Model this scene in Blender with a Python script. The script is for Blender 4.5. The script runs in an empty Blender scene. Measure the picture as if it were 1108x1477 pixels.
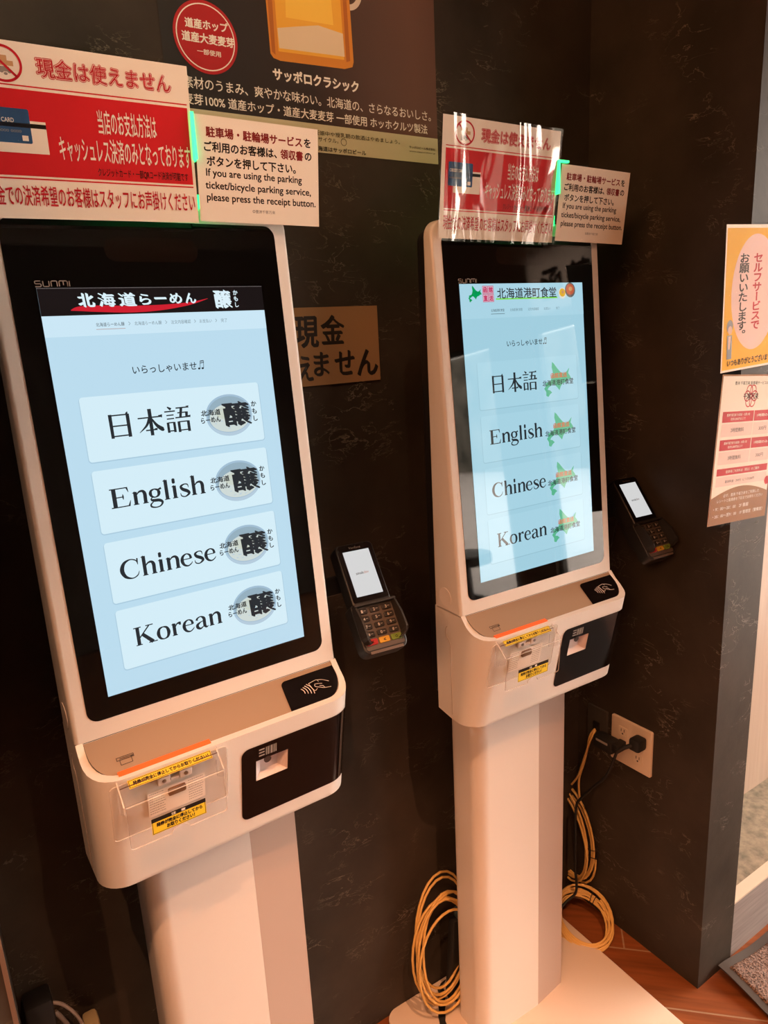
import bpy, bmesh, math, random
from mathutils import Matrix, Vector
random.seed(4)
S = bpy.context.scene
COL = S.collection
PI = math.pi
def R(d): return math.radians(d)

# ------------------------------------------------------------------ camera
CAM_H = 1.6043
cam_d = bpy.data.cameras.new('camera'); cam = bpy.data.objects.new('camera', cam_d); COL.objects.link(cam)
cam_d.sensor_fit = 'HORIZONTAL'; cam_d.sensor_width = 36.0; cam_d.lens = 36.0 * 1035.1 / 1108.0
cam_d.clip_start = 0.02; cam_d.clip_end = 200
_r = Vector((0.83071951, -0.55445274, -0.04987232)); _d = Vector((-0.17597614, -0.17655034, -0.96843295)); _f = Vector((0.52814533, 0.81327249, -0.24423427))
cam.matrix_world = Matrix(((_r.x, -_d.x, -_f.x, 0), (_r.y, -_d.y, -_f.y, 0), (_r.z, -_d.z, -_f.z, CAM_H), (0, 0, 0, 1)))
S.camera = cam
# ------------------------------------------------------------------ view, world, lights
S.view_settings.view_transform = 'Standard'; S.view_settings.look = 'None'
S.view_settings.exposure = 0.0; S.view_settings.gamma = 1.0; S.view_settings.use_curve_mapping = False
S.cycles.use_denoising = True
S.cycles.max_bounces = 8; S.cycles.transparent_max_bounces = 16
W = bpy.data.worlds.new('overcast_sky'); S.world = W; W.use_nodes = True
W.node_tree.nodes['Background'].inputs[0].default_value = (1.0, 0.86, 0.74, 1); W.node_tree.nodes['Background'].inputs[1].default_value = 15.2

def spot(name, loc, target, power, color, size=55, blend=0.5, radius=0.03):
    l = bpy.data.lights.new(name, 'SPOT'); l.energy = power; l.color = color; l.spot_size = R(size); l.spot_blend = blend; l.shadow_soft_size = radius
    o = bpy.data.objects.new(name, l); COL.objects.link(o); o.location = loc
    o.rotation_euler = (Vector(target) - Vector(loc)).to_track_quat('-Z', 'Y').to_euler(); return o
WARM = (1.0, 0.46, 0.22)
spot('downlight', (-0.42, -0.26, 3.25), (0.02, 0.38, 0.0), 235, WARM, 54, 0.85, 0.006)
spot('downlight', (0.45, -0.60, 3.25), (0.66, 0.30, 0.0), 235, WARM, 54, 0.85, 0.006)
spot('downlight', (1.85, -0.35, 3.25), (1.78, 0.75, 0.3), 60, WARM, 46, 0.6, 0.02)
spot('upper_wall_fill', (0.38, 0.12, 3.25), (0.42, 1.19, 2.20), 52, (1.0, 0.66, 0.38), 46, 0.8, 0.03)  # added fill spot that brightens the upper wall, poster and sign tops
def panel(name, loc, target, w, h, power, color):
    l = bpy.data.lights.new(name, 'AREA'); l.shape = 'RECTANGLE'; l.size = w; l.size_y = h; l.energy = power; l.color = color
    o = bpy.data.objects.new(name, l); COL.objects.link(o); o.location = loc; o.rotation_euler = (Vector(target) - Vector(loc)).to_track_quat('-Z', 'Y').to_euler()
# warm fill panel added on the left, out of view, and daylight: sky through the glazing plus sun on the terrace outside
panel('left_fill_panel', (-2.2, -0.9, 2.9), (0.6, 1.0, 1.2), 1.6, 0.5, 66, (1.0, 0.42, 0.18))
sl = bpy.data.lights.new('sun', 'SUN'); sl.energy = 9; sl.color = (1.0, 0.95, 0.88); sl.angle = R(1); so = bpy.data.objects.new('sun', sl); COL.objects.link(so); so.rotation_euler = (R(-42), R(8), 0)

# ------------------------------------------------------------------ materials
MATS = {}
def lin(c):
    return tuple(((x / 255.0) / 12.92 if x / 255.0 <= .04045 else ((x / 255.0 + .055) / 1.055) ** 2.4) for x in c)
def mat(name, color, rough=0.5, metal=0.0, spec=0.5, emit=None, estr=1.0, bump=None, coat=0.0):
    if name in MATS: return MATS[name]
    m = bpy.data.materials.new(name); m.use_nodes = True; MATS[name] = m
    nt = m.node_tree; b = nt.nodes['Principled BSDF']
    b.inputs['Base Color'].default_value = (*color, 1); b.inputs['Roughness'].default_value = rough; b.inputs['Metallic'].default_value = metal
    b.inputs['Specular IOR Level'].default_value = spec; b.inputs['Coat Weight'].default_value = coat; b.inputs['Coat Roughness'].default_value = 0.05
    if emit: b.inputs['Emission Color'].default_value = (*emit, 1); b.inputs['Emission Strength'].default_value = estr
    if bump:
        sc, st = bump
        tc = nt.nodes.new('ShaderNodeTexCoord'); n = nt.nodes.new('ShaderNodeTexNoise'); n.inputs['Scale'].default_value = sc; n.inputs['Detail'].default_value = 3
        bp = nt.nodes.new('ShaderNodeBump'); bp.inputs['Strength'].default_value = st; bp.inputs['Distance'].default_value = 0.002
        nt.links.new(tc.outputs['Object'], n.inputs['Vector']); nt.links.new(n.outputs['Fac'], bp.inputs['Height']); nt.links.new(bp.outputs['Normal'], b.inputs['Normal'])
    return m
def clear(name, rough=0.03, tint=(1, 1, 1), ior=1.45, wrinkle=None):
    if name in MATS: return MATS[name]
    m = bpy.data.materials.new(name); m.use_nodes = True; MATS[name] = m; nt = m.node_tree; nt.nodes.clear()
    out = nt.nodes.new('ShaderNodeOutputMaterial'); mx = nt.nodes.new('ShaderNodeMixShader'); fr = nt.nodes.new('ShaderNodeFresnel'); fr.inputs['IOR'].default_value = ior
    t = nt.nodes.new('ShaderNodeBsdfTransparent'); t.inputs[0].default_value = (*tint, 1); g = nt.nodes.new('ShaderNodeBsdfGlossy'); g.inputs['Roughness'].default_value = rough
    ge = nt.nodes.new('ShaderNodeNewGeometry'); iv = nt.nodes.new('ShaderNodeMath'); iv.operation = 'SUBTRACT'; iv.inputs[0].default_value = 1.0; ml = nt.nodes.new('ShaderNodeMath'); ml.operation = 'MULTIPLY'
    nt.links.new(ge.outputs['Backfacing'], iv.inputs[1]); nt.links.new(iv.outputs[0], ml.inputs[0]); nt.links.new(fr.outputs[0], ml.inputs[1])
    nt.links.new(ml.outputs[0], mx.inputs[0]); nt.links.new(t.outputs[0], mx.inputs[1]); nt.links.new(g.outputs[0], mx.inputs[2]); nt.links.new(mx.outputs[0], out.inputs[0])
    if wrinkle:
        sc, dist, st = wrinkle
        tc = nt.nodes.new('ShaderNodeTexCoord'); mp = nt.nodes.new('ShaderNodeMapping'); mp.inputs['Scale'].default_value = (1.0, 1.0, 0.35)
        n = nt.nodes.new('ShaderNodeTexNoise'); n.inputs['Scale'].default_value = sc; n.inputs['Detail'].default_value = 1.8; n.inputs['Distortion'].default_value = 0.6
        bp = nt.nodes.new('ShaderNodeBump'); bp.inputs['Strength'].default_value = st; bp.inputs['Distance'].default_value = dist
        nt.links.new(tc.outputs['Object'], mp.inputs[0]); nt.links.new(mp.outputs[0], n.inputs['Vector']); nt.links.new(n.outputs['Fac'], bp.inputs['Height'])
        nt.links.new(bp.outputs['Normal'], g.inputs['Normal']); nt.links.new(bp.outputs['Normal'], fr.inputs['Normal'])
    return m
def N(nt, t, **kw):
    n = nt.nodes.new(t)
    for k, v in kw.items():
        if k in n.inputs: n.inputs[k].default_value = v
        else: setattr(n, k, v)
    return n
def ramp(nt, stops):
    r = nt.nodes.new('ShaderNodeValToRGB'); e = r.color_ramp.elements
    while len(e) < len(stops): e.new(0.5)
    for i, (p, c) in enumerate(stops): e[i].position = p; e[i].color = (*c, 1)
    return r
def slate(name, c0, c1, vein):
    m = bpy.data.materials.new(name); m.use_nodes = True; MATS[name] = m; nt = m.node_tree; b = nt.nodes['Principled BSDF']; L = nt.links.new
    tc = N(nt, 'ShaderNodeTexCoord'); mp = N(nt, 'ShaderNodeMapping'); mp.inputs['Rotation'].default_value = (0.5, 0.6, 0.35); mp.inputs['Scale'].default_value = (1, 1, 1)
    L(tc.outputs['Object'], mp.inputs[0])
    n1 = N(nt, 'ShaderNodeTexNoise', Scale=5.0, Detail=8.0, Roughness=0.6); L(mp.outputs[0], n1.inputs['Vector'])
    r1 = ramp(nt, [(0.32, c0), (0.70, c1)]); L(n1.outputs['Fac'], r1.inputs[0])
    mp2 = N(nt, 'ShaderNodeMapping'); mp2.inputs['Rotation'].default_value = (0.0, 0.6, 0.0); mp2.inputs['Scale'].default_value = (1.0, 1.0, 2.2); L(tc.outputs['Object'], mp2.inputs[0])
    n2 = N(nt, 'ShaderNodeTexNoise', Scale=13.0, Detail=5.0, Roughness=0.6, Distortion=0.7); L(mp2.outputs[0], n2.inputs['Vector'])
    sb = N(nt, 'ShaderNodeMath', operation='SUBTRACT'); sb.inputs[1].default_value = 0.5; L(n2.outputs['Fac'], sb.inputs[0])
    ab = N(nt, 'ShaderNodeMath', operation='ABSOLUTE'); L(sb.outputs[0], ab.inputs[0])
    r2 = ramp(nt, [(0.0, (1, 1, 1)), (0.012, (0, 0, 0))]); L(ab.outputs[0], r2.inputs[0])
    n3 = N(nt, 'ShaderNodeTexNoise', Scale=9.0, Detail=2.0); L(tc.outputs['Object'], n3.inputs['Vector'])
    r3 = ramp(nt, [(0.53, (0, 0, 0)), (0.68, (1, 1, 1))]); L(n3.outputs['Fac'], r3.inputs[0])
    ml = N(nt, 'ShaderNodeMath', operation='MULTIPLY'); L(r2.outputs[0], ml.inputs[0]); L(r3.outputs[0], ml.inputs[1])
    mx = N(nt, 'ShaderNodeMix', data_type='RGBA'); L(ml.outputs[0], mx.inputs[0]); L(r1.outputs[0], mx.inputs[6]); mx.inputs[7].default_value = (*vein, 1); L(mx.outputs[2], b.inputs['Base Color'])
    b.inputs['Roughness'].default_value = 0.55; b.inputs['Specular IOR Level'].default_value = 0.15
    bp = N(nt, 'ShaderNodeBump'); bp.inputs['Strength'].default_value = 0.5; bp.inputs['Distance'].default_value = 0.004; L(n1.outputs['Fac'], bp.inputs['Height'])
    bp2 = N(nt, 'ShaderNodeBump'); bp2.inputs['Strength'].default_value = 0.6; bp2.inputs['Distance'].default_value = 0.002; L(ml.outputs[0], bp2.inputs['Height']); L(bp.outputs[0], bp2.inputs['Normal'])
    L(bp2.outputs[0], b.inputs['Normal']); return m
SLATE = slate('dark_slate_laminate', (0.032, 0.026, 0.020), (0.060, 0.047, 0.037), (0.22, 0.19, 0.15))
SLATE_GREY = slate('grey_slate_laminate', (0.085, 0.075, 0.075), (0.125, 0.112, 0.112), (0.30, 0.27, 0.26))
def plank_floor():
    m = bpy.data.materials.new('wood_look_tile'); m.use_nodes = True; nt = m.node_tree; b = nt.nodes['Principled BSDF']; L = nt.links.new
    tc = N(nt, 'ShaderNodeTexCoord'); mp = N(nt, 'ShaderNodeMapping'); mp.inputs['Rotation'].default_value = (0, 0, R(45)); mp.inputs['Location'].default_value = (-0.239 + 9.2, -1.467 + 16.0, 0)
    L(tc.outputs['Object'], mp.inputs[0])
    br = N(nt, 'ShaderNodeTexBrick'); br.offset = 0.17; br.offset_frequency = 2
    for k, v in {'Scale': 1.0, 'Mortar Size': 0.0022, 'Mortar Smooth': 0.1, 'Bias': 0.0, 'Brick Width': 0.92, 'Row Height': 0.16}.items(): br.inputs[k].default_value = v
    br.inputs['Color1'].default_value = (0.19, 0.055, 0.016, 1); br.inputs['Color2'].default_value = (0.24, 0.072, 0.021, 1); br.inputs['Mortar'].default_value = (0.34, 0.22, 0.14, 1)
    L(mp.outputs[0], br.inputs['Vector'])
    mp2 = N(nt, 'ShaderNodeMapping'); mp2.inputs['Scale'].default_value = (3, 40, 1); L(mp.outputs[0], mp2.inputs[0])
    n = N(nt, 'ShaderNodeTexNoise', Scale=1.5, Detail=5.0, Distortion=0.4); L(mp2.outputs[0], n.inputs['Vector'])
    r = ramp(nt, [(0.25, (0.62, 0.62, 0.62)), (0.75, (1.15, 1.15, 1.15))]); L(n.outputs['Fac'], r.inputs[0])
    mx = N(nt, 'ShaderNodeMix', data_type='RGBA', blend_type='MULTIPLY'); mx.inputs[0].default_value = 1; L(br.outputs['Color'], mx.inputs[6]); L(r.outputs[0], mx.inputs[7]); L(mx.outputs[2], b.inputs['Base Color'])
    b.inputs['Roughness'].default_value = 0.5; b.inputs['Specular IOR Level'].default_value = 0.2
    bp = N(nt, 'ShaderNodeBump'); bp.inputs['Strength'].default_value = 0.25; bp.inputs['Distance'].default_value = 0.001; L(n.outputs['Fac'], bp.inputs['Height']); L(bp.outputs[0], b.inputs['Normal'])
    return m
def grain(name, c0, c1, scale, stretch, rough=0.5):
    m = bpy.data.materials.new(name); m.use_nodes = True; nt = m.node_tree; b = nt.nodes['Principled BSDF']; L = nt.links.new
    tc = N(nt, 'ShaderNodeTexCoord'); mp = N(nt, 'ShaderNodeMapping'); mp.inputs['Scale'].default_value = stretch; L(tc.outputs['Object'], mp.inputs[0])
    n = N(nt, 'ShaderNodeTexNoise', Scale=scale, Detail=6.0, Roughness=0.6); L(mp.outputs[0], n.inputs['Vector'])
    r = ramp(nt, [(0.3, c0), (0.7, c1)]); L(n.outputs['Fac'], r.inputs[0]); L(r.outputs[0], b.inputs['Base Color']); b.inputs['Roughness'].default_value = rough
    bp = N(nt, 'ShaderNodeBump'); bp.inputs['Strength'].default_value = 0.3; bp.inputs['Distance'].default_value = 0.002; L(n.outputs['Fac'], bp.inputs['Height']); L(bp.outputs[0], b.inputs['Normal'])
    return m

WHITE = mat('white_plastic', (0.74, 0.70, 0.66), 0.32, bump=(260, 0.03))
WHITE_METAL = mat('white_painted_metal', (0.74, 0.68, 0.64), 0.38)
PANEL_METAL = mat('pole_panel_metal', (0.47, 0.355, 0.30), 0.38)  # set darker and warmer than the rest of the pole
CHAMPAGNE = mat('champagne_plastic', (0.34, 0.24, 0.165), 0.35)
BLACKGLASS = mat('black_glass', (0.003, 0.003, 0.003), 0.03, spec=0.5)
BLACKPL = mat('black_plastic', (0.012, 0.011, 0.011), 0.38)
BLACKGLOSS = mat('glossy_black_plastic', (0.006, 0.004, 0.004), 0.10, spec=0.2)
SOFTBLACK = mat('matt_black_rubber', (0.010, 0.010, 0.011), 0.6)
ORANGE = mat('orange_translucent_strip', (0.85, 0.13, 0.015), 0.4, emit=(1, 0.12, 0.01), estr=0.25)
GREENLED = mat('green_led_diffuser', (0.1, 0.8, 0.3), 0.4, emit=(0.02, 1.0, 0.25), estr=2.2)
ACRYLIC = clear('clear_acrylic', 0.02, (0.985, 0.98, 0.975), 1.5)
ACREDGE = mat('acrylic_cut_edge', (0.92, 0.86, 0.82), 0.2); ACREDGE.node_tree.nodes['Principled BSDF'].inputs['Alpha'].default_value = 0.5
PLASTICFILM = clear('laminate_film', 0.14, (0.99, 0.98, 0.97), 1.18, wrinkle=(14, 0.003, 0.08))
CRINKLED = clear('crinkled_laminate_film', 0.08, (0.98, 0.97, 0.96), 1.9, wrinkle=(10, 0.030, 0.95))
SMOOTHFILM = clear('smooth_laminate_film', 0.06, (0.99, 0.98, 0.97), 1.06)
PAPER = mat('white_paper', (0.86, 0.82, 0.74), 0.6)
RED = mat('red_ink', (0.60, 0.022, 0.030), 0.5)
REDTXT = mat('red_lettering_ink', (0.50, 0.016, 0.03), 0.5)
BLACKINK = mat('black_ink', (0.022, 0.018, 0.016), 0.5)
WHITEINK = mat('white_ink', (0.85, 0.82, 0.76), 0.5)
PINKINK = mat('pale_pink_ink', (0.85, 0.62, 0.58), 0.5)
MAROON = mat('maroon_ink', (0.22, 0.02, 0.02), 0.5)
BLUEINK = mat('card_blue_ink', (0.035, 0.10, 0.24), 0.5)
GREYINK = mat('grey_ink', (0.3, 0.28, 0.26), 0.5)
YELLOWLAB = mat('yellow_label', (0.80, 0.60, 0.04), 0.45, spec=.2)
YELLOWINK = mat('yellow_ink', (0.85, 0.47, 0.025), 0.5)
BROWNINK = mat('brown_ink', (0.30, 0.14, 0.06), 0.5)
SKIN = mat('pale_ink', (0.75, 0.52, 0.40), 0.5)

for m_ in (PAPER, RED, REDTXT, BLACKINK, WHITEINK, PINKINK, MAROON, BLUEINK, GREYINK, YELLOWINK, BROWNINK, SKIN): m_.node_tree.nodes['Principled BSDF'].inputs['Specular IOR Level'].default_value = 0.08

# ------------------------------------------------------------------ object helpers
def tag(o, label=None, cat=None, group=None, kind=None):
    if label: o['label'] = label
    if cat: o['category'] = cat
    if group: o['group'] = group
    if kind: o['kind'] = kind
    return o
def empty(name, loc=(0, 0, 0), rot=(0, 0, 0)):
    o = bpy.data.objects.new(name, None); COL.objects.link(o); o.location = loc; o.rotation_euler = rot; o.empty_display_size = 0.05; return o
def link(name, me, parent=None):
    o = bpy.data.objects.new(name, me); COL.objects.link(o)
    if parent: o.parent = parent
    return o
def obj(name, bm, mats, parent=None, smooth=None):
    me = bpy.data.meshes.new(name); bm.normal_update(); bm.to_mesh(me); bm.free()
    for m in (mats if isinstance(mats, (list, tuple)) else [mats]): me.materials.append(m)
    if smooth is not None:
        for p in me.polygons: p.use_smooth = True
        me.set_sharp_from_angle(angle=R(smooth))
    return link(name, me, parent)
def copy_tree(o, parent=None):
    c = o.copy(); COL.objects.link(c)
    if parent: c.parent = parent
    for ch in list(o.children): copy_tree(ch, c)
    return c
def box(bm, x0, x1, y0, y1, z0, z1, mi=0, M=None, bevel=0.0, seg=2):
    vs = [bm.verts.new((x, y, z)) for x in (x0, x1) for y in (y0, y1) for z in (z0, z1)]
    idx = ((0, 1, 3, 2), (4, 6, 7, 5), (0, 4, 5, 1), (2, 3, 7, 6), (0, 2, 6, 4), (1, 5, 7, 3))
    fs = [bm.faces.new([vs[i] for i in f]) for f in idx]
    for f in fs: f.material_index = mi
    if bevel:
        es = list({e for f in fs for e in f.edges})
        r = bmesh.ops.bevel(bm, geom=es, offset=bevel, segments=seg, affect='EDGES', profile=0.5)
        vs = list({v for f in r['faces'] for v in f.verts} | {v for v in vs if v.is_valid})
        for f in {f for v in vs for f in v.link_faces}: f.material_index = mi
    if M: bmesh.ops.transform(bm, matrix=M, verts=[v for v in vs if v.is_valid])
def rrect(x0, x1, y0, y1, r, n=6):
    """rounded rectangle outline, counter-clockwise; r is one radius or four (bl, br, tr, tl)"""
    r = r if isinstance(r, (tuple, list)) else (r,) * 4
    pts = []
    for (cx, cy, a0, rr) in ((x0, y0, 180, r[0]), (x1, y0, 270, r[1]), (x1, y1, 0, r[2]), (x0, y1, 90, r[3])):
        ox = cx + (rr if cx == x0 else -rr); oy = cy + (rr if cy == y0 else -rr)
        for i in range(n + 1):
            a = R(a0 + 90 * i / n); pts.append((ox + rr * math.cos(a), oy + rr * math.sin(a)))
    return pts
def loft(bm, loops, cap=True, mi=0):
    vs = [[bm.verts.new(p) for p in l] for l in loops]; n = len(vs[0])
    for a, b in zip(vs, vs[1:]):
        for i in range(n):
            j = (i + 1) % n; f = bm.faces.new((a[i], a[j], b[j], b[i])); f.material_index = mi
    if cap:
        f = bm.faces.new(list(reversed(vs[0]))); f.material_index = mi; f = bm.faces.new(vs[-1]); f.material_index = mi
    return vs
def slab(bm, pts, z0, z1, mi=0, M=None, bev=0.0):
    """extruded outline; bev rounds the top edge"""
    def inset(k):
        cx = sum(p[0] for p in pts) / len(pts); cy = sum(p[1] for p in pts) / len(pts)
        hx = max(abs(p[0] - cx) for p in pts); hy = max(abs(p[1] - cy) for p in pts)
        return [(cx + (p[0] - cx) * (1 - k / hx), cy + (p[1] - cy) * (1 - k / hy)) for p in pts]
    loops = [[(x, y, z0) for x, y in pts]]
    if bev:
        for i in range(4):
            a = R(90 * i / 3); q = inset(bev * (1 - math.cos(a))); loops.append([(x, y, z1 - bev + bev * math.sin(a)) for x, y in q])
    else: loops.append([(x, y, z1) for x, y in pts])
    v = loft(bm, loops, True, mi)
    if M: bmesh.ops.transform(bm, matrix=M, verts=[w for l in v for w in l])
def smooth_path(pts, n=6):
    P = [Vector(p) for p in pts]; out = []
    for i in range(len(P) - 1):
        p0 = P[max(i - 1, 0)]; p1 = P[i]; p2 = P[i + 1]; p3 = P[min(i + 2, len(P) - 1)]
        for k in range(n):
            t = k / n
            out.append(0.5 * ((2 * p1) + (p2 - p0) * t + (2 * p0 - 5 * p1 + 4 * p2 - p3) * t * t + (3 * p1 - p0 - 3 * p2 + p3) * t ** 3))
    out.append(P[-1]); return out
def tube(bm, pts, r, n=8, mi=0, flat=1.0):
    P = [Vector(p) for p in pts]; up = Vector((0, 0, 1)); loops = []
    prev = None
    for i, p in enumerate(P):
        t = (P[min(i + 1, len(P) - 1)] - P[max(i - 1, 0)]).normalized()
        if prev is None:
            a = t.cross(up)
            if a.length < 0.1: a = t.cross(Vector((1, 0, 0)))
            a.normalize()
        else:
            a = prev - t * prev.dot(t); a.normalize()
        prev = a; b = t.cross(a)
        loops.append([p + a * (math.cos(2 * PI * k / n) * r) + b * (math.sin(2 * PI * k / n) * r * flat) for k in range(n)])
    loft(bm, loops, True, mi)

# ------------------------------------------------------------------ flat printing: everything in millimetres on one sheet
_TXT = {}
def text_geo(s, bold=0.0):
    k = (s, bold)
    if k not in _TXT:
        c = bpy.data.curves.new('t', 'FONT'); c.body = s; c.resolution_u = 3
        o = bpy.data.objects.new('t', c); COL.objects.link(o)
        e = o.evaluated_get(bpy.context.evaluated_depsgraph_get()); me = bpy.data.meshes.new_from_object(e)
        V = [(v.co.x, v.co.y) for v in me.vertices]; F = [tuple(p.vertices) for p in me.polygons]; n = len(V); b = bold * 0.7
        sh = [(-bold * t, bold * .75 * t) for t in (-1, -.5, 0, .5, 1)] if bold < 0 else [(0, 0)] if bold == 0 else [(-b, -b), (b, -b), (b, b), (-b, b)] if bold < .03 else [(-b, -b), (b, -b), (b, b), (-b, b), (0, 0), (bold, 0), (-bold, 0), (0, bold), (0, -bold)]
        _TXT[k] = ([(x + dx, y + dy, j * .000006) for j, (dx, dy) in enumerate(sh) for x, y in V], [tuple(i + n * j for i in f) for j in range(len(sh)) for f in F])
        bpy.data.objects.remove(o); bpy.data.curves.remove(c); bpy.data.meshes.remove(me)
    return _TXT[k]
class Sheet:
    STEP = 0.00012
    def __init__(s, M): s.bm = bmesh.new(); s.M = M; s.mats = []; s.w = 0.0
    def mi(s, m):
        if m not in s.mats: s.mats.append(m)
        return s.mats.index(m)
    def add(s, verts, faces, m, z=None):
        z = s.w if z is None else z
        vs = [s.bm.verts.new(s.M @ Vector((p[0] * .001, p[1] * .001, z + (p[2] if len(p) > 2 else 0)))) for p in verts]; k = s.mi(m)
        for f in faces:
            if len(set(f)) < 3: continue
            try: fc = s.bm.faces.new([vs[i] for i in f]); fc.material_index = k
            except ValueError: pass
    def up(s, n=1): s.w += s.STEP * n; return s
    def poly(s, pts, m): s.add(pts, [tuple(range(len(pts)))], m); return s
    def rect(s, x0, x1, y0, y1, m, r=0):
        return s.poly(rrect(x0, x1, y0, y1, r, 5) if r else [(x0, y0), (x1, y0), (x1, y1), (x0, y1)], m)
    def frame(s, x0, x1, y0, y1, t, m):
        a = [(x0, y0), (x1, y0), (x1, y1), (x0, y1)]; b = [(x0 + t, y0 + t), (x1 - t, y0 + t), (x1 - t, y1 - t), (x0 + t, y1 - t)]
        s.add(a + b, [(0, 1, 5, 4), (1, 2, 6, 5), (2, 3, 7, 6), (3, 0, 4, 7)], m); return s
    def ell(s, cx, cy, rx, ry, m, n=48): return s.poly([(cx + rx * math.cos(2 * PI * i / n), cy + ry * math.sin(2 * PI * i / n)) for i in range(n)], m)
    def ring(s, cx, cy, rx, ry, t, m, n=48):
        v = []; f = []
        for i in range(n):
            a = 2 * PI * i / n; v += [(cx + rx * math.cos(a), cy + ry * math.sin(a)), (cx + (rx - t) * math.cos(a), cy + (ry - t) * math.sin(a))]
            j = (i + 1) % n; f.append((2 * i, 2 * j, 2 * j + 1, 2 * i + 1))
        s.add(v, f, m); return s
    def text(s, t, x0, x1, y0, y1, m, bold=0.0, slant=0.0, rise=0.0):
        """lettering fitted to the box x0..x1, y0..y1; rise lifts the right end"""
        v, f = text_geo(t, bold)
        ax = min(p[0] for p in v); bx = max(p[0] for p in v); ay = min(p[1] for p in v); by = max(p[1] for p in v)
        q = []
        for x, y, e in v:
            u = (x - ax) / (bx - ax); w = (y - ay) / (by - ay); q.append((x0 + u * (x1 - x0) + slant * w * (y1 - y0), y0 + w * (y1 - y0) + rise * u, e))
        s.add(q, f, m); return s
    def vtext(s, t, x, ytop, size, pitch, m, bold=0.0, xs=1.0):
        for i, ch in enumerate(t):
            v, f = text_geo(ch, bold); cy = ytop - pitch * (i + 0.5)
            if ch == 'ー': q = [(x + (y - .38) * size * xs, cy + (.5 - a) * size, e) for a, y, e in v]
            elif ch in '。、': q = [(x + (a + .05) * size * xs, cy + (y + .2) * size, e) for a, y, e in v]
            else: q = [(x + (a - .5) * size * xs, cy + (y - .38) * size, e) for a, y, e in v]
            s.add(q, f, m)
        return s
    def stroke(s, pts, m, n=8, smooth=True):
        """a pen stroke through (x, y, width) points"""
        P = [Vector(p) for p in (smooth_path(pts, n) if smooth and len(pts) > 2 else pts)]; v = []; f = []
        for i, p in enumerate(P):
            a = P[max(i - 1, 0)]; b = P[min(i + 1, len(P) - 1)]; d = Vector((b.x - a.x, b.y - a.y)); d.normalize(); w = max(p.z, 1e-4) / 2
            v += [(p.x - d.y * w, p.y + d.x * w), (p.x + d.y * w, p.y - d.x * w)]
            if i: f.append((2 * i - 2, 2 * i - 1, 2 * i + 1, 2 * i))
        s.add(v, f, m); return s
    def done(s, name, parent=None): return obj(name, s.bm, s.mats, parent)
def plane_matrix(o, u, v):
    u = Vector(u).normalized(); v = Vector(v).normalized(); w = u.cross(v)
    return Matrix(((u.x, v.x, w.x, o[0]), (u.y, v.y, w.y, o[1]), (u.z, v.z, w.z, o[2]), (0, 0, 0, 1)))

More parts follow.
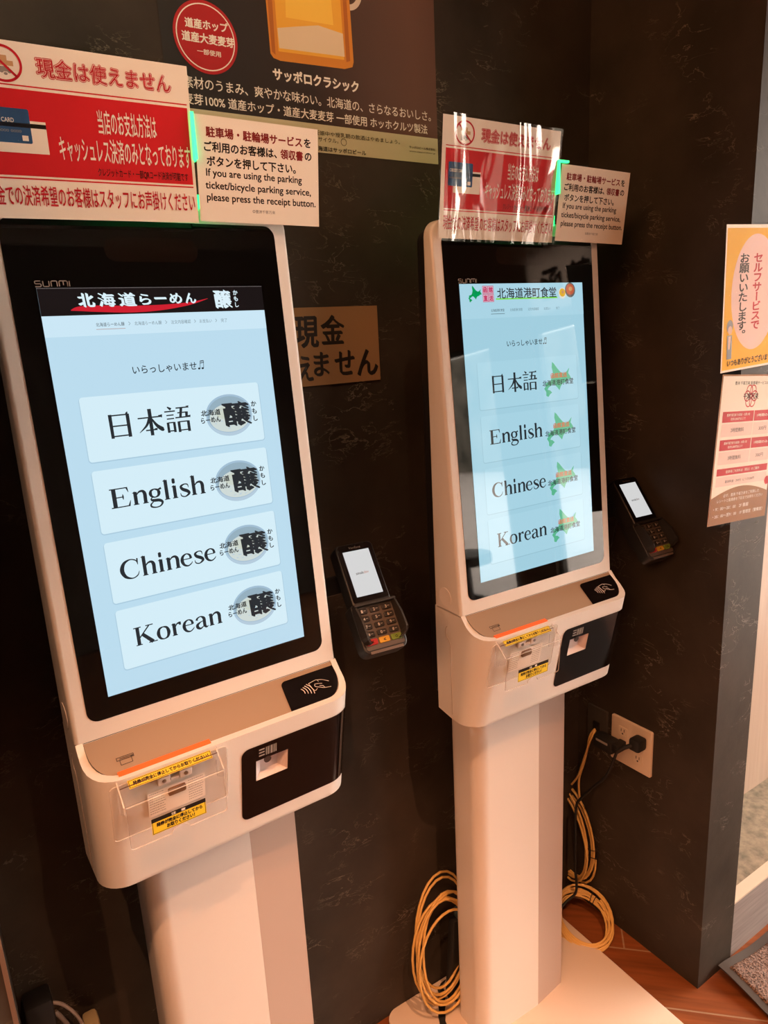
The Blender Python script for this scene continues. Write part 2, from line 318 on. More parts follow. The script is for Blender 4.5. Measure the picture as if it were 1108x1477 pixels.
# a roman book face drawn stroke by stroke: (x, y, width) in em
a_, b_ = 0.030, 0.088
def _stem(x, h, lo=0.075, flag=True): return [[(x, 0, b_), (x, h, b_)], [(x - lo - .01, .012, .024), (x + lo + .01, .012, .024)]] + ([[(x - .085, h - .035, .01), (x, h - .01, .05)]] if flag else [])
_arch = lambda x: [[(x, .33, .02), (x + .08, .425, .04), (x + .19, .445, .06), (x + .255, .35, b_), (x + .255, .15, b_), (x + .255, 0, b_)], [(x + .17, .012, .024), (x + .34, .012, .024)]]
ROMAN = {
 'E': (.66, [[(.15, 0, .1), (.15, .66, .1)], [(.03, .648, .026), (.56, .648, .026)], [(.545, .66, .05), (.585, .49, .012)], [(.15, .345, .026), (.42, .345, .026)], [(.41, .44, .012), (.41, .345, .04), (.41, .25, .012)], [(.03, .012, .026), (.58, .012, .026)], [(.56, 0, .05), (.62, .19, .012)]]),
 'n': (.50, _stem(.12, .45) + _arch(.155)),
 'h': (.52, _stem(.12, .70) + _arch(.155)),
 'l': (.26, _stem(.13, .70)),
 'i': (.26, _stem(.13, .45) + [[(.075, .62, .10), (.175, .62, .10)], [(.09, .62, .13), (.16, .62, .13)]]),
 'g': (.47, [[(.22, .445, .028), (.12, .40, .055), (.085, .30, .08), (.12, .20, .055), (.22, .155, .028), (.32, .20, .055), (.355, .30, .08), (.32, .40, .055), (.22, .445, .028)], [(.32, .40, .03), (.44, .445, .055)], [(.14, .18, .02), (.085, .10, .04), (.15, .05, .07), (.33, .03, .075), (.425, -.05, .06), (.36, -.17, .035), (.21, -.205, .03), (.07, -.16, .045), (.065, -.07, .04), (.15, 0, .02)]]),
 's': (.38, [[(.325, .31, .012), (.305, .42, .03), (.2, .447, .03), (.085, .38, .06), (.13, .275, .08), (.27, .19, .085), (.33, .1, .065), (.2, .0, .03), (.075, .04, .03), (.05, .15, .012)]]),
 'C': (.68, [[(.60, .45, .012), (.56, .60, .03), (.38, .672, .03), (.18, .575, .075), (.095, .335, .105), (.18, .10, .075), (.38, 0, .03), (.55, .07, .028), (.62, .21, .012)], [(.60, .45, .012), (.60, .675, .04)]]),
 'e': (.44, [[(.08, .255, .024), (.37, .255, .024)], [(.365, .25, .07), (.34, .38, .055), (.23, .447, .03), (.105, .37, .065), (.065, .215, .088), (.12, .06, .062), (.25, 0, .035), (.37, .07, .024), (.40, .13, .012)]]),
 'K': (.72, _stem(.15, .66, .09, False) + [[(.03, .648, .026), (.27, .648, .026)], [(.19, .26, .03), (.53, .64, .034)], [(.42, .648, .026), (.66, .648, .026)], [(.285, .38, .085), (.60, .01, .098)], [(.46, .012, .026), (.74, .012, .026)]]),
 'o': (.49, [[(.245, .445, .028), (.125, .39, .06), (.075, .22, .09), (.125, .05, .06), (.245, -.005, .028), (.365, .05, .06), (.415, .22, .09), (.365, .39, .06), (.245, .445, .028)]]),
 'r': (.385, _stem(.12, .45) + [[(.155, .30, .02), (.22, .41, .035), (.32, .435, .06)], [(.29, .41, .085), (.36, .41, .085)]]),
 'a': (.46, [[(.32, .265, .024), (.2, .24, .03), (.085, .16, .075), (.085, .06, .08), (.18, -.002, .045), (.31, .08, .02)], [(.075, .33, .07), (.1, .40, .045), (.22, .447, .03), (.325, .36, .08), (.33, .2, .085), (.335, .07, .08), (.39, .005, .045), (.46, .04, .012)]]),
}
def roman(sh, word, x0, x1, base, em, m):
    total = sum(ROMAN[c][0] for c in word); k = (x1 - x0) / total; x = x0
    for c in word:
        adv, st = ROMAN[c]
        for p in st: sh.stroke([(x + q[0] * k, base + q[1] * em, q[2] * (k + em) * .67) for q in p], m, 5)
        x += adv * k
MINCHO = {
 '日': [[(.18, .90, .09), (.18, .05, .08)], [(.80, .88, .09), (.80, .05, .09)], [(.18, .86, .035), (.80, .86, .035)], [(.18, .48, .035), (.80, .48, .035)], [(.18, .12, .035), (.80, .12, .035)], [(.74, .90, .02), (.82, .90, .10)]],
 '本': [[(.04, .66, .035), (.95, .66, .035)], [(.80, .70, .01), (.95, .67, .09)], [(.5, .97, .10), (.5, .0, .09)], [(.48, .66, .08), (.33, .38, .06), (.04, .14, .012)], [(.52, .66, .03), (.70, .36, .08), (.90, .19, .11), (.97, .17, .01)], [(.28, .2, .035), (.70, .2, .035)], [(.60, .24, .01), (.71, .21, .07)]],
 '語': [[(.14, .97, .03), (.27, .87, .08)], [(.01, .80, .035), (.42, .80, .035)], [(.07, .66, .032), (.35, .66, .032)], [(.07, .53, .032), (.35, .53, .032)], [(.09, .40, .07), (.09, .02, .07)], [(.33, .40, .07), (.33, .02, .07)], [(.09, .385, .032), (.33, .385, .032)], [(.09, .08, .032), (.33, .08, .032)],
        [(.46, .90, .035), (.96, .90, .035)], [(.86, .94, .01), (.96, .91, .07)], [(.67, .90, .075), (.60, .56, .07)], [(.50, .72, .032), (.86, .72, .032)], [(.86, .74, .08), (.84, .54, .07)], [(.40, .545, .035), (.99, .545, .035)], [(.89, .585, .01), (.99, .555, .07)], [(.51, .40, .075), (.51, .0, .075)], [(.88, .40, .08), (.88, .0, .08)], [(.51, .385, .032), (.88, .385, .032)], [(.51, .07, .032), (.88, .07, .032)]],
}
LOGO = [(0, [(.95, 1), (.12, 1), (0, .88), (0, .62), (.12, .5), (.88, .5), (1, .38), (1, .12), (.88, 0), (0, 0)]), (1.35, [(0, 1), (0, .14), (.14, 0), (.86, 0), (1, .14), (1, 1)]), (2.7, [(0, 0), (0, .86), (.14, 1), (.86, 1), (1, .86), (1, 0)]), (4.05, [(0, 0), (0, .86), (.14, 1), (1.26, 1), (1.4, .86), (1.4, 0)]), (4.05, [(.7, 1), (.7, .25)]), (5.8, [(0, 0), (0, 1)])]
HOKKAIDO = [(.36, .98), (.42, .93), (.52, .80), (.62, .69), (.74, .63), (.84, .67), (.95, .78), (.90, .63), (.96, .55), (1.0, .47), (.88, .45), (.80, .38), (.70, .36), (.62, .28), (.57, .17), (.50, .26), (.42, .34), (.34, .37), (.28, .32), (.20, .28), (.16, .22), (.24, .20), (.31, .13), (.24, .09), (.18, .02), (.11, .05), (.11, .16), (.05, .26), (.12, .34), (.08, .39), (.18, .43), (.28, .46), (.33, .56), (.37, .70), (.34, .84)]

# ------------------------------------------------------------------ setting
YB, XR = 1.19, 1.3655
def wallbox(name, x0, x1, y0, y1, z0, z1, m):
    bm = bmesh.new(); box(bm, x0, x1, y0, y1, z0, z1); return tag(obj(name, bm, m), kind='structure')
wallbox('floor', -3.0, 3.4, -4.3, 1.6, -0.10, 0.0, plank_floor())
wallbox('ceiling', -3.0, 3.5, -4.3, 1.6, 3.30, 3.40, mat('ceiling_paint', (0.30, 0.25, 0.21), 0.8))
wallbox('wall_back', -0.5, 1.60, YB, YB + 0.12, 0, 3.30, SLATE)
wallbox('wall_right', XR, 1.5035, 0.80, YB, 0, 3.30, SLATE)
wallbox('wall_left', -0.55, -0.0205, 0.80, YB, 0, 3.30, SLATE)
bm = bmesh.new(); box(bm, -0.0215, -0.0165, 0.7985, 0.806, 0.0, 3.30); tag(obj('trim_1', bm, mat('bronze_corner_trim', (0.28, 0.2, 0.15), 0.35, 0.6)), kind='structure')
# raised sill beside the pillar, with a light wood panel behind it
wallbox('trim_2', 1.5045, 3.4, 0.806, 0.83, 0.0, 0.164, grain('grey_wood_skirting', (0.20, 0.17, 0.165), (0.30, 0.26, 0.25), 6, (1, 1, 22)))
wallbox('trim_3', 1.5045, 3.4, 0.804, 0.834, 0.164, 0.169, mat('pale_edge_strip', (0.62, 0.52, 0.42), 0.4))
wallbox('trim_4', 1.5045, 3.4, 0.834, 1.03, 0.10, 0.166, grain('brown_stone_sill', (0.13, 0.115, 0.085), (0.34, 0.28, 0.20), 40, (1, 1, 1), 0.6))
wallbox('wall_alcove', 1.5045, 3.4, 1.03, 1.10, 0.10, 3.30, grain('light_maple_panel', (0.40, 0.28, 0.21), (0.45, 0.32, 0.24), 5, (14, 14, 0.6), 0.45))
wallbox('wall_rear', -3.0, 3.4, -4.4, -4.3, 0, 3.30, mat('dark_rear_wall', (0.06, 0.045, 0.035), 0.8))
wallbox('wall_far_left', -3.1, -3.0, -4.4, 1.6, 0, 3.30, mat('brown_side_wall', (0.09, 0.065, 0.05), 0.8))
wallbox('wall_left_recess', -3.0, -0.55, 1.19, 1.31, 0, 3.30, SLATE)
# entrance side: head wall over a glazed opening with a pier between the two panes
em = mat('brown_entrance_wall', (0.16, 0.11, 0.08), 0.7)
bm = bmesh.new(); box(bm, 3.4, 3.5, -4.4, -1.62, 2.0, 3.30); box(bm, 3.4, 3.5, -1.62, -1.15, 2.0, 2.08); box(bm, 3.4, 3.5, -1.62, -1.05, 2.44, 3.30); box(bm, 3.4, 3.5, 0.75, 1.6, 0, 3.30); box(bm, 3.4, 3.5, -1.05, 0.75, 2.50, 3.30); box(bm, 3.4, 3.5, -1.15, -1.05, 0, 2.08); box(bm, 3.4, 3.5, -2.12, -1.68, 0, 2.0); box(bm, 3.4, 3.5, -4.4, -3.9, 0, 2.0)
tag(obj('wall_entrance', bm, em), kind='structure')
for i, (y0, y1, zh) in enumerate(((-3.9, -2.12, 2.0), (-1.68, -1.15, 2.0), (-1.05, 0.75, 2.5))):  # the third, taller opening is added out of view to let in more daylight
    bm = bmesh.new(); box(bm, 3.445, 3.453, y0, y1, 0.0, zh)
    w = tag(obj('window_%d' % (i + 1), bm, clear('window_glass', 0.0, (0.97, 0.98, 0.98), 1.45)), kind='structure')
    bm = bmesh.new(); t = 0.04
    box(bm, 3.43, 3.47, y0, y0 + t, 0, zh); box(bm, 3.43, 3.47, y1 - t, y1, 0, zh); box(bm, 3.43, 3.47, y0 + t, y1 - t, zh - t, zh); box(bm, 3.43, 3.47, y0 + t, y1 - t, 0, 0.05)
    obj('window_frame', bm, mat('dark_bronze_frame', (0.05, 0.045, 0.04), 0.4, 0.5), w)
bm = bmesh.new(); box(bm, 3.5, 30, -30, 12, -0.15, -0.02); tag(obj('floor_terrace', bm, grain('pale_terrace_deck', (0.34, 0.30, 0.29), (0.62, 0.57, 0.54), 3, (0.6, 9, 1), 0.6)), kind='structure')

wallbox('treeline_blocker', 13.0, 13.4, -30, -5.5, -0.1, 3.4, grain('mottled_dark_blocker', (0.02, 0.025, 0.018), (0.20, 0.18, 0.15), 2.2, (1, 1, 0.6), 0.9))  # added slab in place of distant trees, keeps bright sky out of the reflections
# ------------------------------------------------------------------ kiosk
TH = math.atan(0.0830); ZS = 1.411                       # lean of the display, height of the picture's centre
ST, CT = math.sin(TH), math.cos(TH)
SCREEN_M = plane_matrix((0, 0, ZS), (1, 0, 0), (0, ST, CT))
Y_SEAM = -0.0263
def zlip(y):
    P = [(-0.0263, -0.317), (-0.040, -0.332), (-0.058, -0.3445), (-0.076, -0.3508), (-0.089, -0.352)]
    if y >= P[0][0]: return P[0][1]
    for (ya, za), (yb, zb) in zip(P, P[1:]):
        if y >= yb: return za + (zb - za) * (y - ya) / (yb - ya)
    return P[-1][1]
def tray(y): return -0.3190 + 0.70 * (min(y, -0.0262) + 0.0262)
def half_path(hx, yf, r, n=8, ys=Y_SEAM):
    """open plan outline from the left side round the front to the right side (closed at the back by the caller)"""
    L = [(-hx, ys + (yf + r - ys) * i / 5) for i in range(6)]
    C = [(-hx + r - r * math.cos(R(90 * i / n)), yf + r - r * math.sin(R(90 * i / n))) for i in range(1, n + 1)]
    Fx = [-0.1, 0.005, 0.028, 0.080, 0.12]; F = [(x, yf) for x in Fx]
    half = L + C
    return half + F + [(-x, y) for x, y in reversed(half)]
TOP_P = half_path(0.2, -0.088, 0.045); BOT_P = half_path(0.199, -0.0475, 0.040, 8, 0.008)
def wall_pt(i, z, off=0.0):
    """point i of the lower housing's outline at height z, pushed out by off"""
    zt = zlip(TOP_P[i][1]); t = (z - zt) / (-0.541 - zt); t = max(0, min(1, t))
    x = TOP_P[i][0] * (1 - t) + BOT_P[i][0] * t; y = TOP_P[i][1] * (1 - t) + BOT_P[i][1] * t
    if off:
        a = TOP_P[max(i - 1, 0)]; b = TOP_P[min(i + 1, len(TOP_P) - 1)]; d = Vector((b[0] - a[0], b[1] - a[1])).normalized(); x += d.y * off; y -= d.x * off
    return Vector((x, y, z + ZS))
def make_housing(root):
    bm = bmesh.new()
    # upper wedge that carries the display
    loops = []; T = 0.369; rr = 0.026
    zs = [-0.319, -0.2, 0.0, 0.2, T - rr] + [T - rr + rr * math.sin(R(90 * i / 7)) for i in range(1, 8)]
    for z in zs:
        k = 0 if z <= T - rr else rr - math.sqrt(max(rr * rr - (z - T + rr) ** 2, 0)); hx = 0.2 - k
        loops.append([(x, y, z + ZS) for x, y in rrect(-hx, hx, z * 0.083, 0.052, (0.006, 0.006, 0.004, 0.004), 4)])
    loft(bm, loops)
    # lower housing: skin between the lip outline and the bottom outline, with the scanner's hole left open
    rows = [None, -0.36, -0.381, -0.409, -0.446, -0.480, -0.514, -0.535, -0.541]; n = len(TOP_P)
    top = [bm.verts.new((p[0], p[1], zlip(p[1]) + ZS)) for p in TOP_P]; grid = [top]
    for z in rows[1:]: grid.append([bm.verts.new(wall_pt(i, z)) for i in range(n)])
    c = Vector((0, 0.01, 0)); last = []
    for i in range(n):
        p = wall_pt(i, -0.541); q = p + Vector((-p.x * .010, (0.01 - p.y) * .03, -0.0018)); last.append(bm.verts.new(q))
    grid.append(last)
    hole_i = [i for i in range(n - 1) if abs(TOP_P[i][0] - 0.028) < 1e-6 and abs(TOP_P[i + 1][0] - 0.080) < 1e-6][0]
    for r in range(len(grid) - 1):
        for i in range(n - 1):
            if i == hole_i and r == 3: continue
            bm.faces.new((grid[r][i], grid[r + 1][i], grid[r + 1][i + 1], grid[r][i + 1]))
    # sides behind the seam, back and underside
    bl = [bm.verts.new((-0.2, 0.052, z + ZS)) for z in (-0.317, -0.534)]; brr = [bm.verts.new((0.2, 0.052, z + ZS)) for z in (-0.317, -0.534)]
    bm.faces.new([bl[0], bl[1]] + [g[0] for g in reversed(grid[:-1])]); bm.faces.new([brr[1], brr[0]] + [g[-1] for g in grid[:-1]])
    bm.faces.new((bl[1], bl[0], brr[0], brr[1]))
    bm.faces.new((bl[1], grid[-2][0], last[0])); bm.faces.new((brr[1], last[-1], grid[-2][-1]))
    bmesh.ops.triangulate(bm, faces=[bm.faces.new(last + [brr[1], bl[1]])])
    # raised lip round the tray
    inn = half_path(0.1905, -0.0765, 0.0365); iv = [bm.verts.new((p[0], p[1], zlip(p[1]) + ZS)) for p in inn]; dv = [bm.verts.new((p[0], p[1], tray(p[1]) - 0.001 + ZS)) for p in inn]
    for i in range(n - 1):
        bm.faces.new((top[i], top[i + 1], iv[i + 1], iv[i])); bm.faces.new((iv[i], iv[i + 1], dv[i + 1], dv[i]))
    bmesh.ops.recalc_face_normals(bm, faces=bm.faces)
    h = obj('housing', bm, [WHITE], root, 32)
    # side disc and panel groove on the left flank
    bm = bmesh.new(); g = mat('pale_side_disc', (0.80, 0.74, 0.70), 0.3)
    slab(bm, [(0.018 * math.cos(2 * PI * i / 32), 0.018 * math.sin(2 * PI * i / 32)) for i in range(32)], 0, 0.0008, M=Matrix.Translation((-0.2, 0.019, ZS - 0.292)) @ Matrix.Rotation(R(-90), 4, 'Y'))
    obj('side_disc', bm, g, h)
    bm = bmesh.new(); P = [(-0.2002, 0.0155, ZS - 0.349), (-0.2002, 0.021, ZS - 0.357), (-0.2002, 0.020, ZS - 0.370), (-0.2002, 0.008, ZS - 0.385), (-0.2002, 0.0075, ZS - 0.44), (-0.2002, 0.0075, ZS - 0.530)]
    tube(bm, smooth_path(P, 6), 0.0006, 5); obj('side_groove', bm, mat('groove_grey', (0.4, 0.34, 0.30), 0.5), h)
    bm = bmesh.new(); box(bm, -0.2003, 0.2003, -0.0267, -0.020, ZS - 0.3182, ZS - 0.3176); obj('seam', bm, SOFTBLACK, h)
    return h
def make_tray(root):
    bm = bmesh.new(); P = half_path(0.190, -0.076, 0.036)
    vs = [bm.verts.new((x, y, tray(y) + ZS)) for x, y in P]; bm.faces.new(vs)
    t = obj('tray_panel', bm, CHAMPAGNE, root)
    tm = plane_matrix((0, -0.0262, ZS - 0.3190), (1, 0, 0), (0, 1, 0.70)); kk = math.sqrt(1 + .70 ** 2)      # v runs up the slope (negative towards the front)
    # card reader field, black, with the contactless mark
    sh = Sheet(tm); sh.w = 0.0007
    yy = lambda y: (y + 0.0262) * kk * 1000
    L = [(92.5, yy(-.0752)), (153, yy(-.0752))] + [(154 + 35 * math.sin(R(a)), yy(-.0402 - .035 * math.cos(R(a)))) for a in range(10, 91, 10)] + [(189.4, yy(-.0325))] + [(105 - 9 * math.sin(R(a)), yy(-.0325) - 9 + 9 * math.cos(R(a))) for a in range(0, 90, 15)] + [(95.5, yy(-.0445))]
    sh.poly(L, BLACKGLOSS); nfc = sh
    nfc.up(); ico = mat('grey_icon_ink', (0.62, 0.52, 0.46), 0.5)
    cx, cy = 137, yy(-.054)
    for k in range(4):
        r = 4.5 + 1.6 * k; x = cx - 13 + 4.2 * k
        nfc.stroke([(x - r * .28, cy + r, 1.25), (x + r * .22, cy + r * .35, 1.25), (x + r * .42, cy - r * .4, 1.25), (x + r * .35, cy - r * 1.05, 1.25)], ico, 5)
    for p in ([(cx + 1, cy + 9, .8), (cx + 15, cy + 11, .8), (cx + 18, cy + 7, .8)], [(cx + 1, cy + 9, .8), (cx + 5, cy - 5, .8), (cx + 11, cy - 3, .8)], [(cx + 15, cy + 11, .8), (cx + 25, cy + 8, .8), (cx + 34, cy + 2, .8)], [(cx + 10, cy + 5, .8), (cx + 16, cy + 4, .8), (cx + 22, cy + 2, .8)], [(cx + 10, cy + 5, .8), (cx + 9, cy + 1, .8), (cx + 16, cy - 3, .8), (cx + 22, cy - 6, .8), (cx + 33, cy - 8, .8)], [(cx + 16, cy + 0, .8), (cx + 21, cy - 2, .8), (cx + 23, cy - 6, .8)]):
        nfc.stroke(p, ico, 5)
    nfc.done('card_reader', root)
    # printer mark
    sh = Sheet(tm); sh.w = 0.0006; dk = mat('dark_icon_ink', (0.05, 0.03, 0.02), 0.5); y0 = yy(-.062)
    sh.frame(-158, -135, y0 + 4, y0 + 9, .9, dk); sh.rect(-154, -139, y0 + 6, y0 + 7, dk); sh.frame(-154.5, -138.5, y0 - 3, y0 + 5, .8, dk); sh.rect(-139.5, -136, y0 + 4, y0 + 7, dk)
    sh.done('printer_mark', root)
    # orange light bar let into the lip over the receipt slot
    bm = bmesh.new()
    a = [(-0.1620, -0.0725), (-0.0362, -0.0725), (-0.0362, -0.0805), (-0.1620, -0.0805)]
    v0 = [bm.verts.new((x, y, zlip(y) + ZS + 0.0012)) for x, y in a]; v1 = [bm.verts.new((x, y, zlip(y) + ZS - 0.004)) for x, y in a]
    bm.faces.new(v0)
    for i in range(4): bm.faces.new((v0[i], v1[i], v1[(i + 1) % 4], v0[(i + 1) % 4]))
    bmesh.ops.recalc_face_normals(bm, faces=bm.faces); obj('light_bar', bm, ORANGE, root)
def make_scanner(root):
    n = len(TOP_P); i0 = [i for i in range(n) if abs(TOP_P[i][0] - 0.005) < 1e-6][0]; i1 = n - 4
    bm = bmesh.new(); zt, zb, r = -0.3812, -0.5145, 0.012
    # columns: a few extra near the rounded left end
    cols = []
    for k in range(6): cols.append((i0, r * (1 - math.cos(R(90 * k / 5)))))
    cols += [(i, 0.0) for i in range(i0 + 1, i1 + 1)]
    zr = [zt, -0.409, -0.446, -0.48, zb]; grid = []
    for (i, dx) in cols:
        ins_ = r - math.sqrt(max(r * r - (r - dx) ** 2, 0)) if i == i0 else 0.0
        col = []
        for z in zr:
            zz = min(max(z, zb + ins_), zt - ins_); p = wall_pt(i, zz, 0.0008); p.x += dx; col.append(bm.verts.new(p))
        grid.append(col)
    hole = [k for k, (i, dx) in enumerate(cols) if i > i0 and abs(TOP_P[i][0] - 0.028) < 1e-6][0]
    for k in range(len(grid) - 1):
        for j in range(len(zr) - 1):
            if k == hole and j == 1: continue
            bm.faces.new((grid[k][j], grid[k][j + 1], grid[k + 1][j + 1], grid[k + 1][j]))
    sp = obj('scanner_panel', bm, BLACKGLOSS, root, 40)
    # funnel of the scanner
    bm = bmesh.new(); ih = [i for i in range(n) if abs(TOP_P[i][0] - 0.028) < 1e-6][0]
    o = [wall_pt(ih, -0.409, .0005), wall_pt(ih + 1, -0.409, .0005), wall_pt(ih + 1, -0.446, .0005), wall_pt(ih, -0.446, .0005)]
    c = sum(o, Vector()) / 4; q = [p + (c - p) * 0.45 + Vector((0, 0.012, 0)) for p in o]
    vo = [bm.verts.new(p) for p in o]; vq = [bm.verts.new(p) for p in q]
    for i in range(4): bm.faces.new((vo[i], vo[(i + 1) % 4], vq[(i + 1) % 4], vq[i]))
    bm.faces.new(vq); obj('scanner_window', bm, mat('frosted_scanner_plastic', (0.62, 0.53, 0.52), 0.35), sp)
    bm = bmesh.new(); slab(bm, [(0.0058 * math.cos(2 * PI * i / 24), 0.0058 * math.sin(2 * PI * i / 24)) for i in range(24)], 0, 0.0015, M=plane_matrix((0.0465, -0.0748, ZS - 0.4125), (1, 0, 0), (0, -.2127, 1)))
    obj('scanner_lens', bm, mat('dark_lens', (0.05, 0.04, 0.038), 0.15), sp)
    sh = Sheet(plane_matrix((0, -0.0815 - .0012, ZS - 0.381), (1, 0, 0), (0, -0.2127, 1))); g = mat('grey_barcode_ink', (0.30, 0.27, 0.25), 0.5); x = 43.5
    for w in (1.2, .5, 1.6, .5, .5, 2.2, .6, 1.0, .5, 1.6): sh.rect(x, x + w, -23, -8, g); x += w + .8
    for k in range(3): sh.rect(32.5, 41.5, -22 + 5.5 * k, -19.5 + 5.5 * k, g)
    sh.done('barcode_mark', sp)
def yellow_label(name, M, w, h, parent, two):
    sh = Sheet(M); sh.rect(0, w, 0, h, YELLOWLAB); sh.up()
    if two:
        sh.rect(0, w, h * .745, h, BLACKINK); sh.frame(.8, w - .8, .8, h - .8, .7, BLACKINK); sh.up()
        sh.text('注　意', w * .36, w * .62, h * .785, h * .95, WHITEINK, .03)
        sh.text('発券が完全に停止してから', w * .08, w * .93, h * .42, h * .68, BLACKINK, .05); sh.text('お取りください！', w * .26, w * .78, h * .12, h * .38, BLACKINK, .05)
    else:
        sh.frame(.8, w - .8, .8, h - .8, .7, BLACKINK); sh.up(); sh.text('発券が完全に停止してからお取りください！', w * .05, w * .96, h * .26, h * .76, BLACKINK, .05)
    return sh.done(name, parent)
def make_guard(root):
    g = empty('receipt_guard'); g.parent = root
    bm = bmesh.new()
    def plate(a, b, c, d, t=0.002):
        P = [Vector(p) for p in (a, b, c, d)]; nn = (P[1] - P[0]).cross(P[3] - P[0]).normalized() * t
        v = [bm.verts.new(p) for p in P] + [bm.verts.new(p + nn) for p in P]
        for k, f in enumerate(((3, 2, 1, 0), (4, 5, 6, 7), (0, 1, 5, 4), (1, 2, 6, 5), (2, 3, 7, 6), (3, 0, 4, 7))): bm.faces.new([v[i] for i in f]).material_index = 1 if k > 1 else 0
    z = lambda q: q + ZS
    x0, x1 = -0.1665, -0.032
    A = (-0.0845, -0.3545); Bf = (-0.1105, -0.378); D = (-0.1045, -0.445); E_ = (-0.080, -0.405)
    plate((x0, A[0], z(A[1])), (x0, Bf[0], z(Bf[1])), (x1, Bf[0], z(Bf[1])), (x1, A[0], z(A[1])))          # sloping top
    # front flap with a finger notch
    xm = (x0 + x1) / 2; fl = plane_matrix((0, D[0], z(D[1])), (1, 0, 0), (0, Bf[0] - D[0], Bf[1] - D[1])); H = math.hypot(Bf[0] - D[0], Bf[1] - D[1])
    out = [(x0 + .001, H - .001)] + [(x0 + .001 + .004 * (1 - math.cos(R(a))), .004 - .004 * math.sin(R(a))) for a in range(0, 91, 30)] + [(xm - .0125 * math.cos(R(a)), .009 * math.sin(R(a))) for a in range(0, 181, 20)] + [(x1 - .005 + .004 * math.sin(R(a)), .004 - .004 * math.cos(R(a))) for a in range(0, 91, 30)] + [(x1 - .001, H - .001)]
    slab(bm, out, 0, 0.002, 1, M=fl); bm.faces.ensure_lookup_table()
    for f in bm.faces:
        if len(f.verts) > 8: f.material_index = 0
    for x in (x0, x1):                                                                                     # cheeks
        plate((x, A[0], z(A[1])), (x, E_[0], z(E_[1])), (x, Bf[0] + .002, z(Bf[1] - .012)), (x, Bf[0], z(Bf[1])), 0.0018)
    bmesh.ops.recalc_face_normals(bm, faces=bm.faces); obj('acrylic_cover', bm, [ACRYLIC, ACREDGE], g)
    # mounting plate against the housing
    bm = bmesh.new(); slab(bm, rrect(-0.178, -0.017, -0.094, 0.0, 0.006, 3), 0.0006, 0.0022, 1, M=plane_matrix((0, -0.0863, z(-0.3585)), (1, 0, 0), (0, -0.2127, 1))); 
    for f in bm.faces:
        if len(f.verts) > 8: f.material_index = 0
    obj('acrylic_back_plate', bm, [ACRYLIC, ACREDGE], g)
    # screw bracket, latch and the printed service slip behind the acrylic
    fm = plane_matrix((0, -0.0815 - .0026, z(-0.381)), (1, 0, 0), (0, -0.2127, 1))
    bm = bmesh.new(); box(bm, -.117, -.100, .0005, .013, 0, .004, M=fm, bevel=.001); box(bm, -.087, -.070, .0005, .013, 0, .004, M=fm, bevel=.001); box(bm, -.099, -.088, .002, .006, 0, .003, M=fm)
    for x in (-.1085, -.0785): slab(bm, [(x + .0028 * math.cos(2 * PI * i / 16), .007 + .0028 * math.sin(2 * PI * i / 16)) for i in range(16)], .004, .0052, 1, M=fm)
    obj('screw_bracket', bm, [mat('clear_white_bracket', (0.70, 0.62, 0.57), 0.2), mat('screw_steel', (0.35, 0.32, 0.30), 0.3, 0.9)], g)
    bm = bmesh.new(); slab(bm, rrect(-.1035, -.0790, -.0245, -.0125, .0025, 3), 0, .003, M=fm); obj('latch', bm, mat('brown_latch', (0.16, 0.09, 0.05), 0.4), g)
    sh = Sheet(fm); sh.w = .0001; sh.rect(-131, -51, -52, -9, mat('slip_paper', (0.78, 0.70, 0.64), 0.6)); sh.up(); rnd = random.Random(3)
    for r in range(9):
        for (a, b) in ((-129, -107), (-75, -53)):
            x = a
            while x < b - 2:
                w = rnd.uniform(1, 3); sh.rect(x, min(x + w, b), -13 - r * 4.3, -11.8 - r * 4.3, GREYINK); x += w + .7
    sh.rect(-124, -108, -28, -16, WHITEINK); sh.done('service_slip', g)
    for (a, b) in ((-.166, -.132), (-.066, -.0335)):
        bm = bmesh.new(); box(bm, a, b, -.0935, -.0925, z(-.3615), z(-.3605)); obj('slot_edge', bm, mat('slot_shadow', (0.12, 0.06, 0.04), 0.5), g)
    tm = plane_matrix((-0.1545, A[0] - .0105, z(A[1] - .0093)), (1, 0, 0), (0, 0.026, 0.0235)); tm = tm @ Matrix.Translation((0, -.001, .0006))
    yellow_label('caution_label', tm, 113, 11.5, g, False)
    yellow_label('caution_label', fl @ Matrix.Translation((-0.137, 0.0105, 0.0022)), 74, 25, g, True)
def make_pole(root):
    bm = bmesh.new(); z0, z1 = 0.011, ZS - 0.543
    out = [(0.042, 0.022)] + [(-0.098 - 0.030 * math.sin(R(a)), 0.052 - 0.030 * math.cos(R(a))) for a in range(0, 91, 10)] + [(-0.128 + 0.02 * (1 - math.cos(R(a))), 0.100 + 0.02 * math.sin(R(a))) for a in range(0, 91, 15)] + [(0.042, 0.120)]
    loft(bm, [[(x, y, z) for x, y in reversed(out)] for z in (z0, z1)]); bmesh.ops.recalc_face_normals(bm, faces=bm.faces); p = obj('pole', bm, WHITE_METAL, root, 35)
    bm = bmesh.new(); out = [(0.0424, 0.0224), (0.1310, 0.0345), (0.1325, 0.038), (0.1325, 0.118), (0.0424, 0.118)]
    loft(bm, [[(x, y, z) for x, y in out] for z in (z0, z1)]); bmesh.ops.recalc_face_normals(bm, faces=bm.faces); obj('pole_panel', bm, PANEL_METAL, root)
    bm = bmesh.new(); slab(bm, rrect(-0.280, 0.284, -0.36, 0.213, 0.035, 8), 0.0, 0.011, bev=0.002); obj('base_plate', bm, mat('warm_lit_white_steel', (0.68, 0.56, 0.47), 0.4), root, 30)  # white plate with the warm lamplight tinted into its colour
